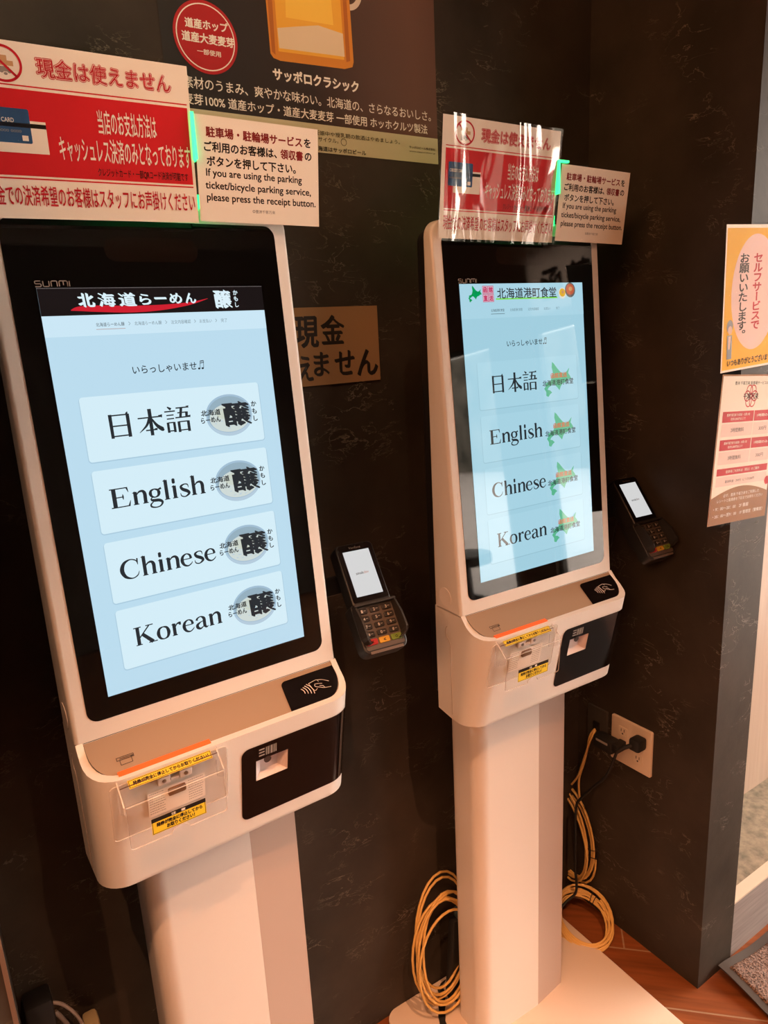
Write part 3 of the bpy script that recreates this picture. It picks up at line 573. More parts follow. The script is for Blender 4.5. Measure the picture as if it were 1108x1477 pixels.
def ui_common(sh, K, tx, bg, strip, btn, line):
    sh.rect(-149.3, 149.3, -265.5, 265.5, bg); sh.up()
    for yc in (89.3, -5.5, -100.8, -194.0):
        sh.rect(-123.6, 125.6, yc - 43.2, yc + 41.5, line, 5); sh.up(); sh.rect(-122.6, 124.6, yc - 41.6, yc + 41.6, btn, 4); sh.w -= sh.STEP
    sh.up(3)
    sh.text('いらっしゃいませ', -50.3, 37, 154.8, 165.6, tx, .012); 
    for x in (40.2, 45.2): sh.ell(x, 156.3, 1.7, 1.3, tx, 16); sh.stroke([(x + 1.4, 156.5, .6), (x + 2.6, 166, .6)], tx)
    sh.stroke([(42.6, 166, 1.2), (47.9, 166.6, 1.2)], tx); sh.stroke([(42.2, 163.6, 1.0), (47.5, 164.2, 1.0)], tx)
    for ch, x0 in zip('日本語', (-95, -55, -17.5)):
        for p in MINCHO[ch]: sh.stroke([(x0 + q[0] * 36, 73.0 + q[1] * 36.5, q[2] * 50) for q in p], tx, 6)
    roman(sh, 'English', -106, 25.5, -15.8, 38.5, tx); roman(sh, 'Chinese', -109, 27.5, -113.2, 38.5, tx); roman(sh, 'Korean', -104.5, 22, -207.2, 38.5, tx)
def emat(name, c, k=1.0): return mat(name, (0.0, 0.0, 0.0), 0.03, emit=tuple(x * k for x in c), estr=1.0)
def make_screen(root, K):
    sh = Sheet(SCREEN_M); sh.w = 0.0014; sh.STEP = 0.00008
    if K == 1:
        tx = emat('screen_ink', (.022, .026, .032)); bg = emat('screen_blue', (.50, .72, .86)); st = emat('screen_strip', (.60, .80, .92)); bt = emat('screen_button', (.66, .85, .94)); ln = emat('screen_button_edge', (.40, .60, .74))
        ui_common(sh, K, tx, bg, st, bt, ln)
        sh.rect(-149.3, 149.3, 206.5, 232, st); bk = emat('screen_black', (.012, .008, .008)); sh.rect(-149.3, 149.3, 232, 265.5, bk); sh.rect(-149.3, 149.3, 264.6, 265.5, emat('screen_edge', (.16, .14, .14))); sh.up()
        rd = emat('screen_red', (.62, .015, .03)); wt = emat('screen_white', (.72, .88, .95))
        sh.stroke([(-114, 238.3, 1), (-104, 240, 5.5), (-80, 239.5, 8), (-40, 238.0, 8.5), (0, 239.2, 7), (40, 243.5, 3.5), (66, 249.5, .5)], rd, 8); sh.up()
        x = -105.5
        for ch, w, dy in zip('北海道らーめん', (24, 25, 26, 19, 20, 21, 19), (0, 0, 0, 1.5, 8, 2, 2)):
            h = 17.5 if ch in '北海道' else (3 if ch == 'ー' else 14); sh.text(ch, x + 1.8, x + w - 1.8, 241.5 + dy, 241.5 + dy + h, wt, -.04 if ch in '北海道' else -.03, -.06); x += w + .5
        sh.text('醸', 76, 101.5, 235.5, 261, wt, -.042, -.05); sh.vtext('かもし', 107.5, 261, 7.5, 8.2, wt, .03)
        for t, a, b in (('北海道らーめん醸', -87, -51.4), ('北海道らーめん醸', -38.5, -2.7), ('注文内容確認', 10, 37.5), ('お支払い', 50, 67.7), ('完了', 81, 90.3)): sh.text(t, a, b, 217.3, 222.3, tx if a < -60 else emat('screen_grey', (.16, .22, .26)))
        for xx in (-45, 3.5, 43.5, 74): sh.stroke([(xx - 1, 222, .6), (xx + 1, 220, .6), (xx - 1, 218, .6)], emat('screen_grey', (.16, .22, .26)), 4, False)
        sh.rect(-87.5, -51, 213.7, 214.4, emat('screen_underline', (.45, .30, .28)))
        b1 = emat('bowl_rim', (.36, .52, .66)); b2 = emat('bowl_inside', (.30, .43, .52)); b3 = emat('bowl_rice', (.62, .70, .68)); b4 = emat('bowl_shade', (.46, .60, .72)); b5 = emat('bowl_soup', (.60, .66, .58))
        for yc in (89.3, -5.5, -100.8, -194.0):
            w0 = sh.w
            sh.ell(75, yc - 2.5, 34.5, 27.5, b1); sh.up(); sh.ell(75, yc - 4.5, 33, 25, b4); sh.up(); sh.ell(75, yc + 1.5, 34.5, 27, b1); sh.up(); sh.ell(75, yc + .5, 32.5, 25.2, b2); sh.up(); sh.ell(75, yc - 4.5, 30, 20, b3); sh.up(); sh.ell(71, yc + 3, 16, 9, b5); sh.up()
            rr = random.Random(int(yc))
            for k in range(40):
                a = rr.uniform(0, 2 * PI); q = rr.uniform(0, .95); sh.stroke([(75 + 29 * q * math.cos(a), yc - 5 + 18 * q * math.sin(a), .9), (77 + 29 * q * math.cos(a + .06), yc - 4.5 + 18 * q * math.sin(a + .06), .9)], b4, 2)
            sh.up(); sh.text('醸', 66.5, 108, yc - 18, yc + 17.5, tx, -.042, -.05)
            sh.text('北海道', 33, 62, yc + 1.2, yc + 9.6, tx, -.03); sh.text('らーめん', 32, 61, yc - 8.6, yc - .6, tx, -.03); sh.vtext('かもし', 113.5, yc + 17, 9.0, 10.5, tx, -.03)
            sh.w = w0
    else:
        tx = emat('screen_ink_b', (.020, .026, .032)); bg = emat('screen_blue_b', (.36, .62, .74)); st = emat('screen_strip_b', (.40, .66, .78)); bt = emat('screen_button_b', (.385, .65, .77)); ln = emat('screen_button_edge_b', (.30, .53, .64))
        ui_common(sh, K, tx, bg, st, bt, ln); sh.rect(-149.3, 149.3, 206.5, 265.5, st); sh.up()
        gr = emat('screen_green', (.0, .33, .09)); rd = emat('screen_red_b', (.55, .05, .14)); pk = emat('screen_pink', (.70, .45, .56))
        sh.poly([(-133 + 32 * x, 234 + 29 * y) for x, y in HOKKAIDO], gr)
        for cx, cy, ch in ((-93, 255, '函'), (-80.2, 255, '館'), (-93, 241, '直'), (-80.2, 241, '送')):
            sh.rect(cx - 6.2, cx + 6.2, cy - 6.7, cy + 6.7, pk, 1); sh.up(); sh.frame(cx - 6.2, cx + 6.2, cy - 6.7, cy + 6.7, .8, rd); sh.text(ch, cx - 4.6, cx + 4.6, cy - 5, cy + 5, rd, .04); sh.w -= sh.STEP
        sh.rect(-69.5, 81.5, 237.6, 240.2, emat('screen_lime', (.22, .72, .10))); sh.up()
        sh.text('北海道港町食堂', -66, 79.3, 239.2, 258, tx, .015)
        for cx, cy, r, c1, c2 in ((95, 246.5, 10, (.72, .72, .62), (.75, .42, .03)), (115.5, 252, 13.5, (.14, .12, .11), (.52, .11, .05))):
            sh.ell(cx, cy, r, r, emat('bowl_%d' % r, c1)); sh.up(); sh.ell(cx, cy + 1, r * .8, r * .74, emat('food_%d' % r, c2)); sh.up(); sh.ell(cx + 1, cy + 2, r * .35, r * .3, emat('food_top_%d' % r, (.60, .30, .12))); sh.up()
        for t, a, b in (('北海道港町食堂', -83, -52), ('北海道港町食堂', -38.5, -8.6), ('注文内容確認', 5.2, 32), ('お支払い', 45, 61.5), ('完了', 76, 85)): sh.text(t, a, b, 217, 222, tx if a < -60 else emat('screen_grey_b', (.12, .20, .24)))
        sh.rect(-83.5, -51.5, 213, 213.7, tx)
        gm = emat('map_teal', (.10, .46, .27)); og = emat('screen_orange', (.55, .16, .07))
        for yc in (89.3, -5.5, -100.8, -194.0):
            sh.poly([(31 + 76 * x, yc - 34 + 67 * y) for x, y in HOKKAIDO], gm); sh.up(); sh.text('北海道港町食堂', 31, 112, yc - 12.5, yc - 1.5, tx, .02); sh.text('函館直送', 53, 96, yc + 1, yc + 11, og, .03); sh.w -= sh.STEP
    return sh.done('screen', root)
def make_display(root):
    bm = bmesh.new(); slab(bm, rrect(-0.1795, 0.1795, -0.2948, 0.3480, 0.0155, 8), -0.002, 0.0008, M=SCREEN_M); d = obj('display_glass', bm, BLACKGLASS, root)
    sh = Sheet(SCREEN_M); sh.w = 0.0010; lg = mat('logo_grey', (0.30, 0.26, 0.24), 0.4)
    for x, p in LOGO: sh.stroke([(-150 + (x + a) * 6.85, 267.3 + b * 6.6, 1.15) for a, b in p], lg, 1, False)
    sh.done('maker_logo', d)
    sh = Sheet(SCREEN_M); sh.w = 0.0010; sh.rect(-61.5, 61, 297.5, 328, mat('camera_strip', (0.007, 0.004, 0.003), 0.08), 13); sh.up()
    for x in (-38, 16, 40): sh.ell(x, 312, 6, 6, mat('camera_hole', (0.009, 0.005, 0.004), 0.08))
    sh.done('camera_strip', d)
def make_rear(root):
    bm = bmesh.new(); pts = rrect(-0.197, 0.197, ZS - 0.515, ZS + 0.360, 0.024, 6)
    M = Matrix(((1, 0, 0, 0), (0, 0, 1, 0), (0, 1, 0, 0), (0, 0, 0, 1)))
    slab(bm, pts, 0.0515, 0.077, M=M, bev=0.006); bmesh.ops.recalc_face_normals(bm, faces=bm.faces); obj('rear_cover', bm, BLACKPL, root, 40)
def make_status(root, zt, bar):
    """an L of glowing green diffuser standing on the kiosk's top edge between the two signs, plus an added hidden bar"""
    bm = bmesh.new(); z = ZS + zt
    box(bm, 0.0605, 0.0642, -0.0040, 0.0065, z - 0.056, z)
    if bar: box(bm, 0.0642, 0.086, -0.0035, 0.0025, z - 0.0035, z)
    box(bm, 0.054, 0.066, 0.0065, 0.026, z - 0.056, z - 0.050); box(bm, 0.054, 0.066, 0.018, 0.026, ZS + 0.362, z - 0.056); box(bm, -0.070, 0.085, 0.030, 0.042, ZS + 0.366, ZS + 0.384)  # glowing supports and rear bar added behind the signs to tint the wall green
    obj('status_light', bm, GREENLED, root)
def make_kiosk():
    root = empty('ordering_kiosk')
    make_housing(root); make_rear(root); make_display(root); make_tray(root); make_scanner(root); make_guard(root); make_pole(root)
    return root
K1 = make_kiosk(); K2 = copy_tree(K1)
make_screen(K1, 1); make_screen(K2, 2); make_status(K1, 0.4765, False); make_status(K2, 0.4705, True)
K1.location = (0.3066, 0.9716, 0); K1.rotation_euler = (0, 0, R(0.90)); K2.location = (0.9722, 0.9715, 0); K2.rotation_euler = (0, 0, R(-1.45))
tag(K1, 'white self-ordering kiosk whose screen shows a ramen bowl beside each language button', 'ordering kiosk', 'self-ordering kiosks along the slate wall')
tag(K2, 'white self-ordering kiosk whose screen shows a green island map beside each language button', 'ordering kiosk', 'self-ordering kiosks along the slate wall')
bpy.context.view_layer.update()

# ------------------------------------------------------------------ laminated signs leaning forward on top of the kiosks
PH = R(6)
def sign_root(name, K, x0, xr, z0, roll):
    M = K.matrix_world @ Matrix.Translation((x0, 0.0128 - (z0 - .345) * math.tan(PH), ZS + z0)) @ Matrix.Rotation(PH, 4, 'X') @ Matrix.Rotation(R(roll), 4, 'Y')
    e = empty(name); e.matrix_world = M; return e
def pouch(root, w, h, film, m=0.004):
    bm = bmesh.new(); slab(bm, rrect(-m, w + m, -m, h + m, .004, 3), 0, .0005, M=plane_matrix((0, -.0009, 0), (1, 0, 0), (0, 0, 1))); obj('laminate_pouch', bm, film, root)
def backing(root, w, h, m=0.004):
    sh = Sheet(plane_matrix((0, 0, 0), (1, 0, 0), (0, 0, 1))); return sh
def no_cash(root, film):
    w, h = 257.0, 182.0; sh = Sheet(plane_matrix((0, 0, 0), (1, 0, 0), (0, 0, 1))); V = lambda t: h * (1 - t)
    sh.rect(0, w, 0, h, PAPER); sh.up()
    sh.rect(w * .03, w * .985, V(.746), V(.257), RED); sh.rect(w * .03, w * .985, V(.241), V(.233), RED); sh.rect(w * .03, w * .985, V(.767), V(.758), RED)
    ix, iy = w * .175, V(.125)
    for k, (a, b) in enumerate(((-9, 5), (-3, 0), (-8, -6))): sh.rect(ix + a, ix + a + 14, iy + b - 2, iy + b + 3, mat('note_tan_ink', (0.55, 0.33, 0.16), 0.5) if k < 2 else GREYINK)
    for k in range(4): sh.ell(ix - 6 + 4 * k, iy - 10 + (k % 2) * 2, 2, 1.4, GREYINK, 16)
    sh.up(); sh.ring(ix, iy, 20, 18.5, 2.6, REDTXT); sh.stroke([(ix - 13, iy + 12, 2.6), (ix + 13, iy - 12, 2.6)], REDTXT)
    T = (w * .305, w * .915, V(.185), V(.062)); sh.text('現金は使えません', *T, REDTXT, .055); sh.up(); sh.text('現金は使えません', T[0] + .9, T[1] - .9, T[2] + .8, T[3] - .8, PINKINK, .028); sh.up(); sh.text('現金は使えません', T[0] + 1.7, T[1] - 1.7, T[2] + 1.5, T[3] - 1.5, REDTXT, .0)
    sh.text('当店のお支払方法は', w * .545, w * .82, V(.47), V(.325), WHITEINK, .012); sh.text('キャッシュレス決済のみとなっております', w * .36, w * .98, V(.645), V(.495), WHITEINK, .012)
    sh.text('クレジットカード・一部QRコード決済が可能です', w * .52, w * .96, V(.728), V(.672), BLACKINK, .01)
    sh.text('現金での決済希望のお客様はスタッフにお声掛けください', w * .03, w * .985, V(.925), V(.80), REDTXT, .014)
    sh.rect(w * .10, w * .315, V(.615), V(.43), PAPER); sh.up(); sh.rect(w * .10, w * .315, V(.47), V(.445), BLACKINK); sh.rect(w * .055, w * .25, V(.56), V(.365), BLUEINK, 2); sh.up()
    sh.text('CREDIT CARD', w * .065, w * .185, V(.445), V(.42), WHITEINK, .01); sh.rect(w * .21, w * .235, V(.545), V(.515), PAPER); sh.text('0000 0000 0000', w * .065, w * .21, V(.50), V(.485), GREYINK)
    sh.done('printed_sheet', root); pouch(root, w / 1000, h / 1000, film)
def parking(root, film):
    w, h = 182.0, 128.0; sh = Sheet(plane_matrix((0, 0, 0), (1, 0, 0), (0, 0, 1))); V = lambda t: h * (1 - t)
    sh.rect(0, w, 0, h, PAPER); sh.up()
    hh = .05
    sh.text('駐車場・駐輪場サービス', w * .08, w * .86, V(.15 + hh), V(.15 - hh), MAROON, .03); sh.text('を', w * .875, w * .935, V(.15 + hh * .9), V(.15 - hh * .9), BLACKINK, .03)
    sh.text('ご利用のお客様は、', w * .06, w * .64, V(.285 + hh), V(.285 - hh), BLACKINK, .03); sh.text('領収書', w * .67, w * .865, V(.285 + hh), V(.285 - hh), MAROON, .03); sh.text('の', w * .88, w * .94, V(.285 + hh * .8), V(.285 - hh * .8), BLACKINK, .03)
    sh.text('ボタンを押して下さい。', w * .075, w * .80, V(.42 + hh), V(.42 - hh), BLACKINK, .03)
    sh.text('If you are using the parking', w * .065, w * .85, V(.585), V(.49), BLACKINK, .022); sh.text('ticket/bicycle parking service,', w * .055, w * .93, V(.705), V(.61), BLACKINK, .022); sh.text('please press the receipt button.', w * .06, w * .97, V(.82), V(.725), BLACKINK, .022)
    sh.text('◎豊洲千客万来', w * .42, w * .61, V(.895), V(.86), GREYINK, .01)
    sh.done('printed_sheet', root); pouch(root, w / 1000, h / 1000, film, .003)
s1 = sign_root('payment_sign', K1, -0.194, 0, 0.342, -0.8); no_cash(s1, PLASTICFILM); tag(s1, 'large red and white laminated cashless notice with smooth film, beside the ramen screen top', 'sign', 'red cashless payment signs')
s2 = sign_root('payment_sign', K2, -0.195, 0, 0.337, 0.6); no_cash(s2, CRINKLED); tag(s2, 'large red and white laminated cashless notice with crinkled glaring film, above the green map screen', 'sign', 'red cashless payment signs')
p1 = sign_root('parking_sign', K1, 0.065, 0, 0.348, 0.3); parking(p1, PLASTICFILM); tag(p1, 'small cream laminated parking service notice above the ramen bowl screen, in front of beer poster', 'sign', 'cream parking notices')
p2 = sign_root('parking_sign', K2, 0.069, 0, 0.338, 1.2); parking(p2, PLASTICFILM); tag(p2, 'small cream laminated parking service notice above the green map screen, by the dark corner', 'sign', 'cream parking notices')

# ------------------------------------------------------------------ card terminals on side brackets
def make_terminal():
    root = empty('card_terminal')
    bm = bmesh.new()
    slab(bm, rrect(-.036, .0355, -.056, .0555, (.004, .004, .009, .009), 5), -.030, 0.0, bev=.003)
    slab(bm, rrect(-.040, .041, -.140, -.052, (.014, .014, .004, .004), 5), -.034, -.004, bev=.002)
    slab(bm, rrect(-.026, .026, -.10, .03, .008, 4), -.052, -.029)
    bmesh.ops.recalc_face_normals(bm, faces=bm.faces); obj('body', bm, BLACKPL, root, 35)
    bm = bmesh.new(); slab(bm, rrect(-.0335, .033, -.050, .053, (.003, .003, .007, .007), 5), -.001, .0008); f = obj('face_glass', bm, BLACKGLOSS, root)
    sh = Sheet(Matrix.Translation((0, 0, .0011))); sh.rect(-24.75, 24.75, -41, 41, mat('terminal_screen_white', (0.0, 0.0, 0.0), 0.08, emit=(0.66, 0.66, 0.66))); sh.up(); sh.text('smob', -13, 1, -2.6, 2.4, mat('screen_dark', (0.02, 0.02, 0.02), .3), .01); sh.text('dev', 1.5, 11, -2.6, 2.6, mat('screen_pale_red', (0.45, 0.30, 0.30), .3), 0)
    sh.done('screen', root)
    sh = Sheet(Matrix.Translation((0, 0, .0010))); sh.text('Verifone', -11, 11, 45, 49, mat('etched_grey', (0.12, 0.09, 0.07), .4), 0); sh.done('maker_logo', f)
    # keypad well: brown-grey plate, raised shield on three sides
    bm = bmesh.new(); slab(bm, rrect(-.035, .036, -.132, -.058, .004, 3), -.0045, -.0035); obj('keypad_plate', bm, mat('keypad_plate_grey', (0.10, 0.075, 0.06), 0.4), root)
    bm = bmesh.new()
    prof = [(-.0395, -.060), (-.0395, -.085), (-.0395, -.112)] + [(-.0395 + .012 * (1 - math.cos(R(a))), -.112 - .012 * math.sin(R(a))) for a in (30, 60, 80)]
    n = len(prof)
    for sgn in (-1, 1):
        hts = [.010, .020, .022, .018, .010, .004]; A = []; Bv = []; Cv = []; D = []
        for (x, y), hgt in zip(prof, hts):
            xx = sgn * x
            A.append(bm.verts.new((-xx, y, -.006))); Bv.append(bm.verts.new((-xx - sgn * .001, y, hgt))); Cv.append(bm.verts.new((-xx - sgn * .0045, y + .001, hgt))); D.append(bm.verts.new((-xx - sgn * .0055, y + .001, -.006)))
        for i in range(n - 1):
            for P, Q in ((A, Bv), (Bv, Cv), (Cv, D)): bm.faces.new((P[i], P[i + 1], Q[i + 1], Q[i]))
        bm.faces.new((A[0], Bv[0], Cv[0], D[0])); bm.faces.new((A[-1], Bv[-1], Cv[-1], D[-1]))
    box(bm, -.0385, .0385, -.0585, -.055, -.006, .010)
    bmesh.ops.recalc_face_normals(bm, faces=bm.faces); obj('keypad_shield', bm, mat('charcoal_plastic', (0.022, 0.020, 0.019), 0.45), root)
    kw = mat('key_black', (0.018, 0.014, 0.012), 0.35); rows = [-.066, -.0795, -.093, -.1065]; names = ['123', '456', '789', '*0#']
    for r, y in enumerate(rows):
        for c, x in enumerate((-.0225, 0, .0225)):
            bm = bmesh.new(); slab(bm, rrect(x - .0088, x + .0088, y - .0047, y + .0047, .002, 3), -.0036, -.0010, bev=.0008); k = obj('key', bm, kw, root)
            sh = Sheet(Matrix.Translation((0, 0, -.0008))); ch = names[r][c]; sh.text(ch, x * 1000 - 3, x * 1000 + .2, y * 1000 - 2.6, y * 1000 + 2.6, mat('key_white', (0.6, 0.52, 0.45), .5), .02); sh.rect(x * 1000 + 1.6, x * 1000 + 5.6, y * 1000 - .2, y * 1000 + 1, GREYINK); sh.done('key_digit', k)
    for x, nm, c, ch in ((-.0225, 'cancel_key', (0.42, 0.02, 0.02), '×'), (0, 'correct_key', (0.60, 0.33, 0.03), '<'), (.0225, 'enter_key', (0.16, 0.24, 0.03), '○')):
        bm = bmesh.new(); slab(bm, rrect(x - .0098, x + .0098, -.1245, -.1145, .002, 3), -.0036, -.0008, bev=.0008); k = obj(nm, bm, mat(nm, c, .35), root)
        sh = Sheet(Matrix.Translation((0, 0, -.0006))); sh.text(ch, x * 1000 - 2.2, x * 1000 + 2.2, -122, -117.5, BLACKINK, .03); sh.done('key_symbol', k)
    bm = bmesh.new(); box(bm, -.030, .031, -.1385, -.134, -.012, -.0035); obj('card_slot', bm, mat('slot_bronze', (0.14, 0.10, 0.08), 0.35), root)
    return root
T1 = make_terminal(); T2 = copy_tree(T1)
def place_terminal(T, K, x, y, z, tilt, yaw):
    M = K.matrix_world @ Matrix.Translation((x, y, ZS + z)) @ Matrix.Rotation(yaw, 4, 'Z') @ Matrix.Rotation(PI / 2 - tilt, 4, 'X'); T.matrix_world = M
    bpy.context.view_layer.update(); inv = M.inverted() @ K.matrix_world
    bm = bmesh.new(); box(bm, 0.197, x + .01, 0.064, 0.074, ZS + z - .045, ZS + z - .012, M=inv, bevel=.002); box(bm, x - .02, x + .02, y + .028, 0.075, ZS + z - .045, ZS + z - .012, M=inv, bevel=.002)
    obj('bracket', bm, BLACKPL, T)
place_terminal(T1, K1, 0.2936, 0.0244, -0.2049, 0.6395, -0.1154); place_terminal(T2, K2, 0.3317, 0.0238, -0.1954, 0.6658, -0.0497)
tag(T1, 'black card terminal with keypad mounted at the right side of the ramen kiosk', 'card terminal', 'card payment terminals'); tag(T2, 'black card terminal with keypad mounted beside the green map kiosk, near the corner', 'card terminal', 'card payment terminals')

# ------------------------------------------------------------------ things on the walls
WB = lambda x, z, d: plane_matrix((x, YB - d, z), (1, 0, 0), (0, 0, 1))
def sheet_thing(name, M, label, cat): sh = Sheet(M); return sh
# beer poster
px0, pz0 = 417.0, 1911.0; sh = Sheet(plane_matrix((0, YB - .0010, 0), (1, 0, 0), (0, 0, 1)))
def poster_mat():
    m = bpy.data.materials.new('beer_poster_ground'); m.use_nodes = True; nt = m.node_tree; b = nt.nodes['Principled BSDF']; L = nt.links.new
    tc = N(nt, 'ShaderNodeTexCoord'); sx = N(nt, 'ShaderNodeSeparateXYZ'); L(tc.outputs['Generated'], sx.inputs[0])
    n = N(nt, 'ShaderNodeTexNoise', Scale=2.0, Detail=2.0); L(tc.outputs['Generated'], n.inputs['Vector'])
    ad = N(nt, 'ShaderNodeMath', operation='MULTIPLY_ADD'); ad.inputs[1].default_value = 0.25; L(n.outputs['Fac'], ad.inputs[0]); L(sx.outputs[0], ad.inputs[2])
    r = ramp(nt, [(0.15, (0.016, 0.016, 0.015)), (0.62, (0.03, 0.02, 0.016)), (1.0, (0.13, 0.065, 0.045))]); L(ad.outputs[0], r.inputs[0]); L(r.outputs[0], b.inputs['Base Color']); b.inputs['Roughness'].default_value = 0.4; return m
PM = poster_mat(); sh.rect(417, 938.5, 1956, 2639, PM); STRIPM = mat('poster_strip', (0.52, 0.50, 0.33), 0.5); sh.rect(417, 938.5, 1911, 1956, STRIPM); sh.up()
amber = mat('beer_amber', (0.62, 0.24, 0.03), .4); gold = mat('beer_gold', (0.80, 0.42, 0.05), .4); pale = mat('beer_pale', (0.72, 0.58, 0.40), .4); dkam = mat('beer_dark_amber', (0.42, 0.13, 0.02), .4); hdl = mat('mug_glass', (0.62, 0.52, 0.42), .4)
sh.ring(752, 2175, 30, 34, 9, hdl); sh.up()
sh.poly([(597, 2053), (602, 2047), (614, 2044.5), (738, 2049), (754, 2054), (757, 2062), (752, 2300), (594, 2300)], amber); sh.up()
sh.poly([(612, 2058), (738, 2063), (735, 2295), (612, 2295)], gold); sh.poly([(600, 2056), (606, 2052), (610, 2290), (597, 2290)], dkam); sh.poly([(742, 2060), (750, 2063), (748, 2290), (741, 2290)], dkam); sh.up()
sh.poly([(614, 2063), (739, 2068), (738, 2103), (690, 2108), (650, 2100), (613, 2092)], pale); sh.poly([(630, 2110), (720, 2113), (712, 2290), (640, 2290)], mat('beer_bright', (0.88, 0.55, 0.08), .4)); sh.up()
sh.ell(488, 2059, 52, 51, mat('seal_red', (0.42, 0.008, 0.012), .45)); sh.up(); sh.ring(488, 2059, 47.5, 46.5, 1.7, WHITEINK)
sh.text('道産ホップ', 456, 526, 2068.5, 2082.5, WHITEINK, .03, 0, 2); sh.text('道産大麦麦芽', 449, 534.5, 2049.5, 2064, WHITEINK, .03, 0, 1); sh.text('一部使用', 471.5, 510, 2034.5, 2042.5, WHITEINK, .02)
sh.text('サッポロクラシック', 598, 764.5, 2014, 2033, WHITEINK, .035, 0, 0)
sh.text('素材のうまみ、爽やかな味わい。北海道の、さらなるおいしさ。', 444, 923, 1984.5, 2001.5, WHITEINK, .008); sh.text('麦芽100% 道産ホップ・道産大麦麦芽 一部使用 ホッホクルツ製法', 442, 914, 1961.5, 1977.5, WHITEINK, .014)
sh.text('20歳未満・飲酒運転。妊娠中や授乳期の飲酒はやめましょう。', 565, 849, 1938.5, 1946, BLACKINK, 0); sh.text('リサイクル。', 668, 716, 1928.5, 1936, BLACKINK, 0); sh.ring(727, 1931.5, 6, 6, .8, BLACKINK, 24); sh.text('北海道はサッポロビール', 664, 773, 1913.5, 1921.5, BLACKINK, .02)
sh.text('サッポロビール株式会社', 870, 931.5, 1934, 1938.5, BLACKINK, .01); sh.text('www.sapporobeer.jp', 870, 931.5, 1927.5, 1930.5, BLACKINK, 0)
bp = sh.done('beer_poster'); tag(bp, 'dark beer poster with a beer mug and red seal hung high on the slate wall', 'poster')
# handwritten cardboard note
sh = Sheet(WB(0, 0, .0035)); CARD = mat('brown_cardboard', (0.33, 0.19, 0.085), .8)
bm = sh.bm; box(bm, .500, .7785, YB - .0034, YB - .0004, 1.513, 1.652, sh.mi(CARD)); ink = mat('marker_ink', (0.012, 0.008, 0.006), .6)
for ch, x0, x1, y0, y1 in (('現', 598, 648, 1581, 1637), ('金', 652, 703, 1585, 1638), ('使', 548, 600, 1524, 1570), ('え', 600, 632, 1522, 1568), ('ま', 633, 666, 1529, 1573), ('せ', 677, 721, 1527, 1573), ('ん', 726, 774, 1523, 1573)): sh.text(ch, x0, x1, y0, y1, ink, -.03, .04)
nt_ = sh.done('handwritten_note'); tag(nt_, 'brown cardboard note with black handwriting on the dark wall between the kiosks', 'note')
# wall outlet plate on the right wall
RW = lambda y, z, d=0.0: plane_matrix((XR - d, y, z), (0, -1, 0), (0, 0, 1))
def outlet():
    root = empty('wall_outlet', (XR, 1.015, 0.507)); inv = Matrix.Translation((-XR, -1.015, -0.507)); M = inv @ RW(1.015, 0.507)
    bm = bmesh.new(); slab(bm, rrect(-.0605, .0595, 0, .124, .004, 3), .0003, .007, M=M, bev=.002); obj('cover_plate', bm, mat('ivory_plastic', (0.72, 0.60, 0.48), .4), root, 35)
    for (a, b) in ((-.037, .078), (.010, .058), (.010, .024)):
        bm = bmesh.new(); slab(bm, rrect(a, a + .026, b, b + .024, .002, 3), .0068, .0082, M=M); s = obj('socket', bm, mat('ivory_socket', (0.76, 0.65, 0.52), .4), root)
        sh = Sheet(M @ Matrix.Translation((0, 0, .0084))); k = 1000
        for dx in (7, 16): sh.rect(a * k + dx, a * k + dx + 2, b * k + 11, b * k + 19, BLACKPL)
        sh.ell(a * k + 12.5, b * k + 6, 2.4, 2.4, BLACKPL, 20); sh.done('slots', s)
    return tag(root, 'ivory triple wall outlet plate on the dark right wall near the floor', 'outlet')
outlet()
bm = bmesh.new(); slab(bm, rrect(-.031, .033, 0, .098, .003, 3), .0003, .006, M=RW(1.123, 0.528), bev=.0015)
root = empty('network_outlet'); obj('cover_plate', bm, mat('dark_grey_plate', (0.07, 0.064, 0.058), .35, .2), root, 35)
bm = bmesh.new(); slab(bm, rrect(-.010, .010, .030, .058, .002, 3), .005, .009, M=RW(1.123, 0.528)); obj('jack', bm, BLACKPL, root); tag(root, 'dark grey network outlet plate left of the ivory power outlet', 'outlet')
# plugs
root = empty('power_plug', (1.34, .985, .60)); I = Matrix.Translation((-1.34, -.985, -.60))
bm = bmesh.new(); box(bm, 1.322, 1.3565, .966, .996, .582, .614, M=I, bevel=.006); obj('plug_body', bm, SOFTBLACK, root, 40); bm = bmesh.new(); tube(bm, [Vector(p) - Vector((1.34, .985, .60)) for p in ((1.328, .985, .598), (1.315, 1.0, .588), (1.306, 1.015, .572))], .0055); obj('strain_relief', bm, SOFTBLACK, root, 60)
PLUG = root; tag(root, 'black power plug with a long cord pushed into the middle socket of the ivory outlet', 'plug')
root = empty('power_adapter', (1.33, 1.07, .56)); I = Matrix.Translation((-1.33, -1.07, -.56))
bm = bmesh.new(); box(bm, 1.316, 1.350, 1.040, 1.100, .543, .578, M=I, bevel=.006); obj('adapter_body', bm, SOFTBLACK, root, 40); bm = bmesh.new(); box(bm, 1.320, 1.3565, 1.026, 1.046, .552, .576, M=I, bevel=.003); obj('adapter_nose', bm, SOFTBLACK, root, 40)
bm = bmesh.new(); box(bm, 1.3152, 1.3158, 1.052, 1.088, .566, .572, M=I); obj('rating_label', bm, GREYINK, root); tag(root, 'black power adapter hanging sideways between the ivory outlet and dark network plate', 'power adapter')

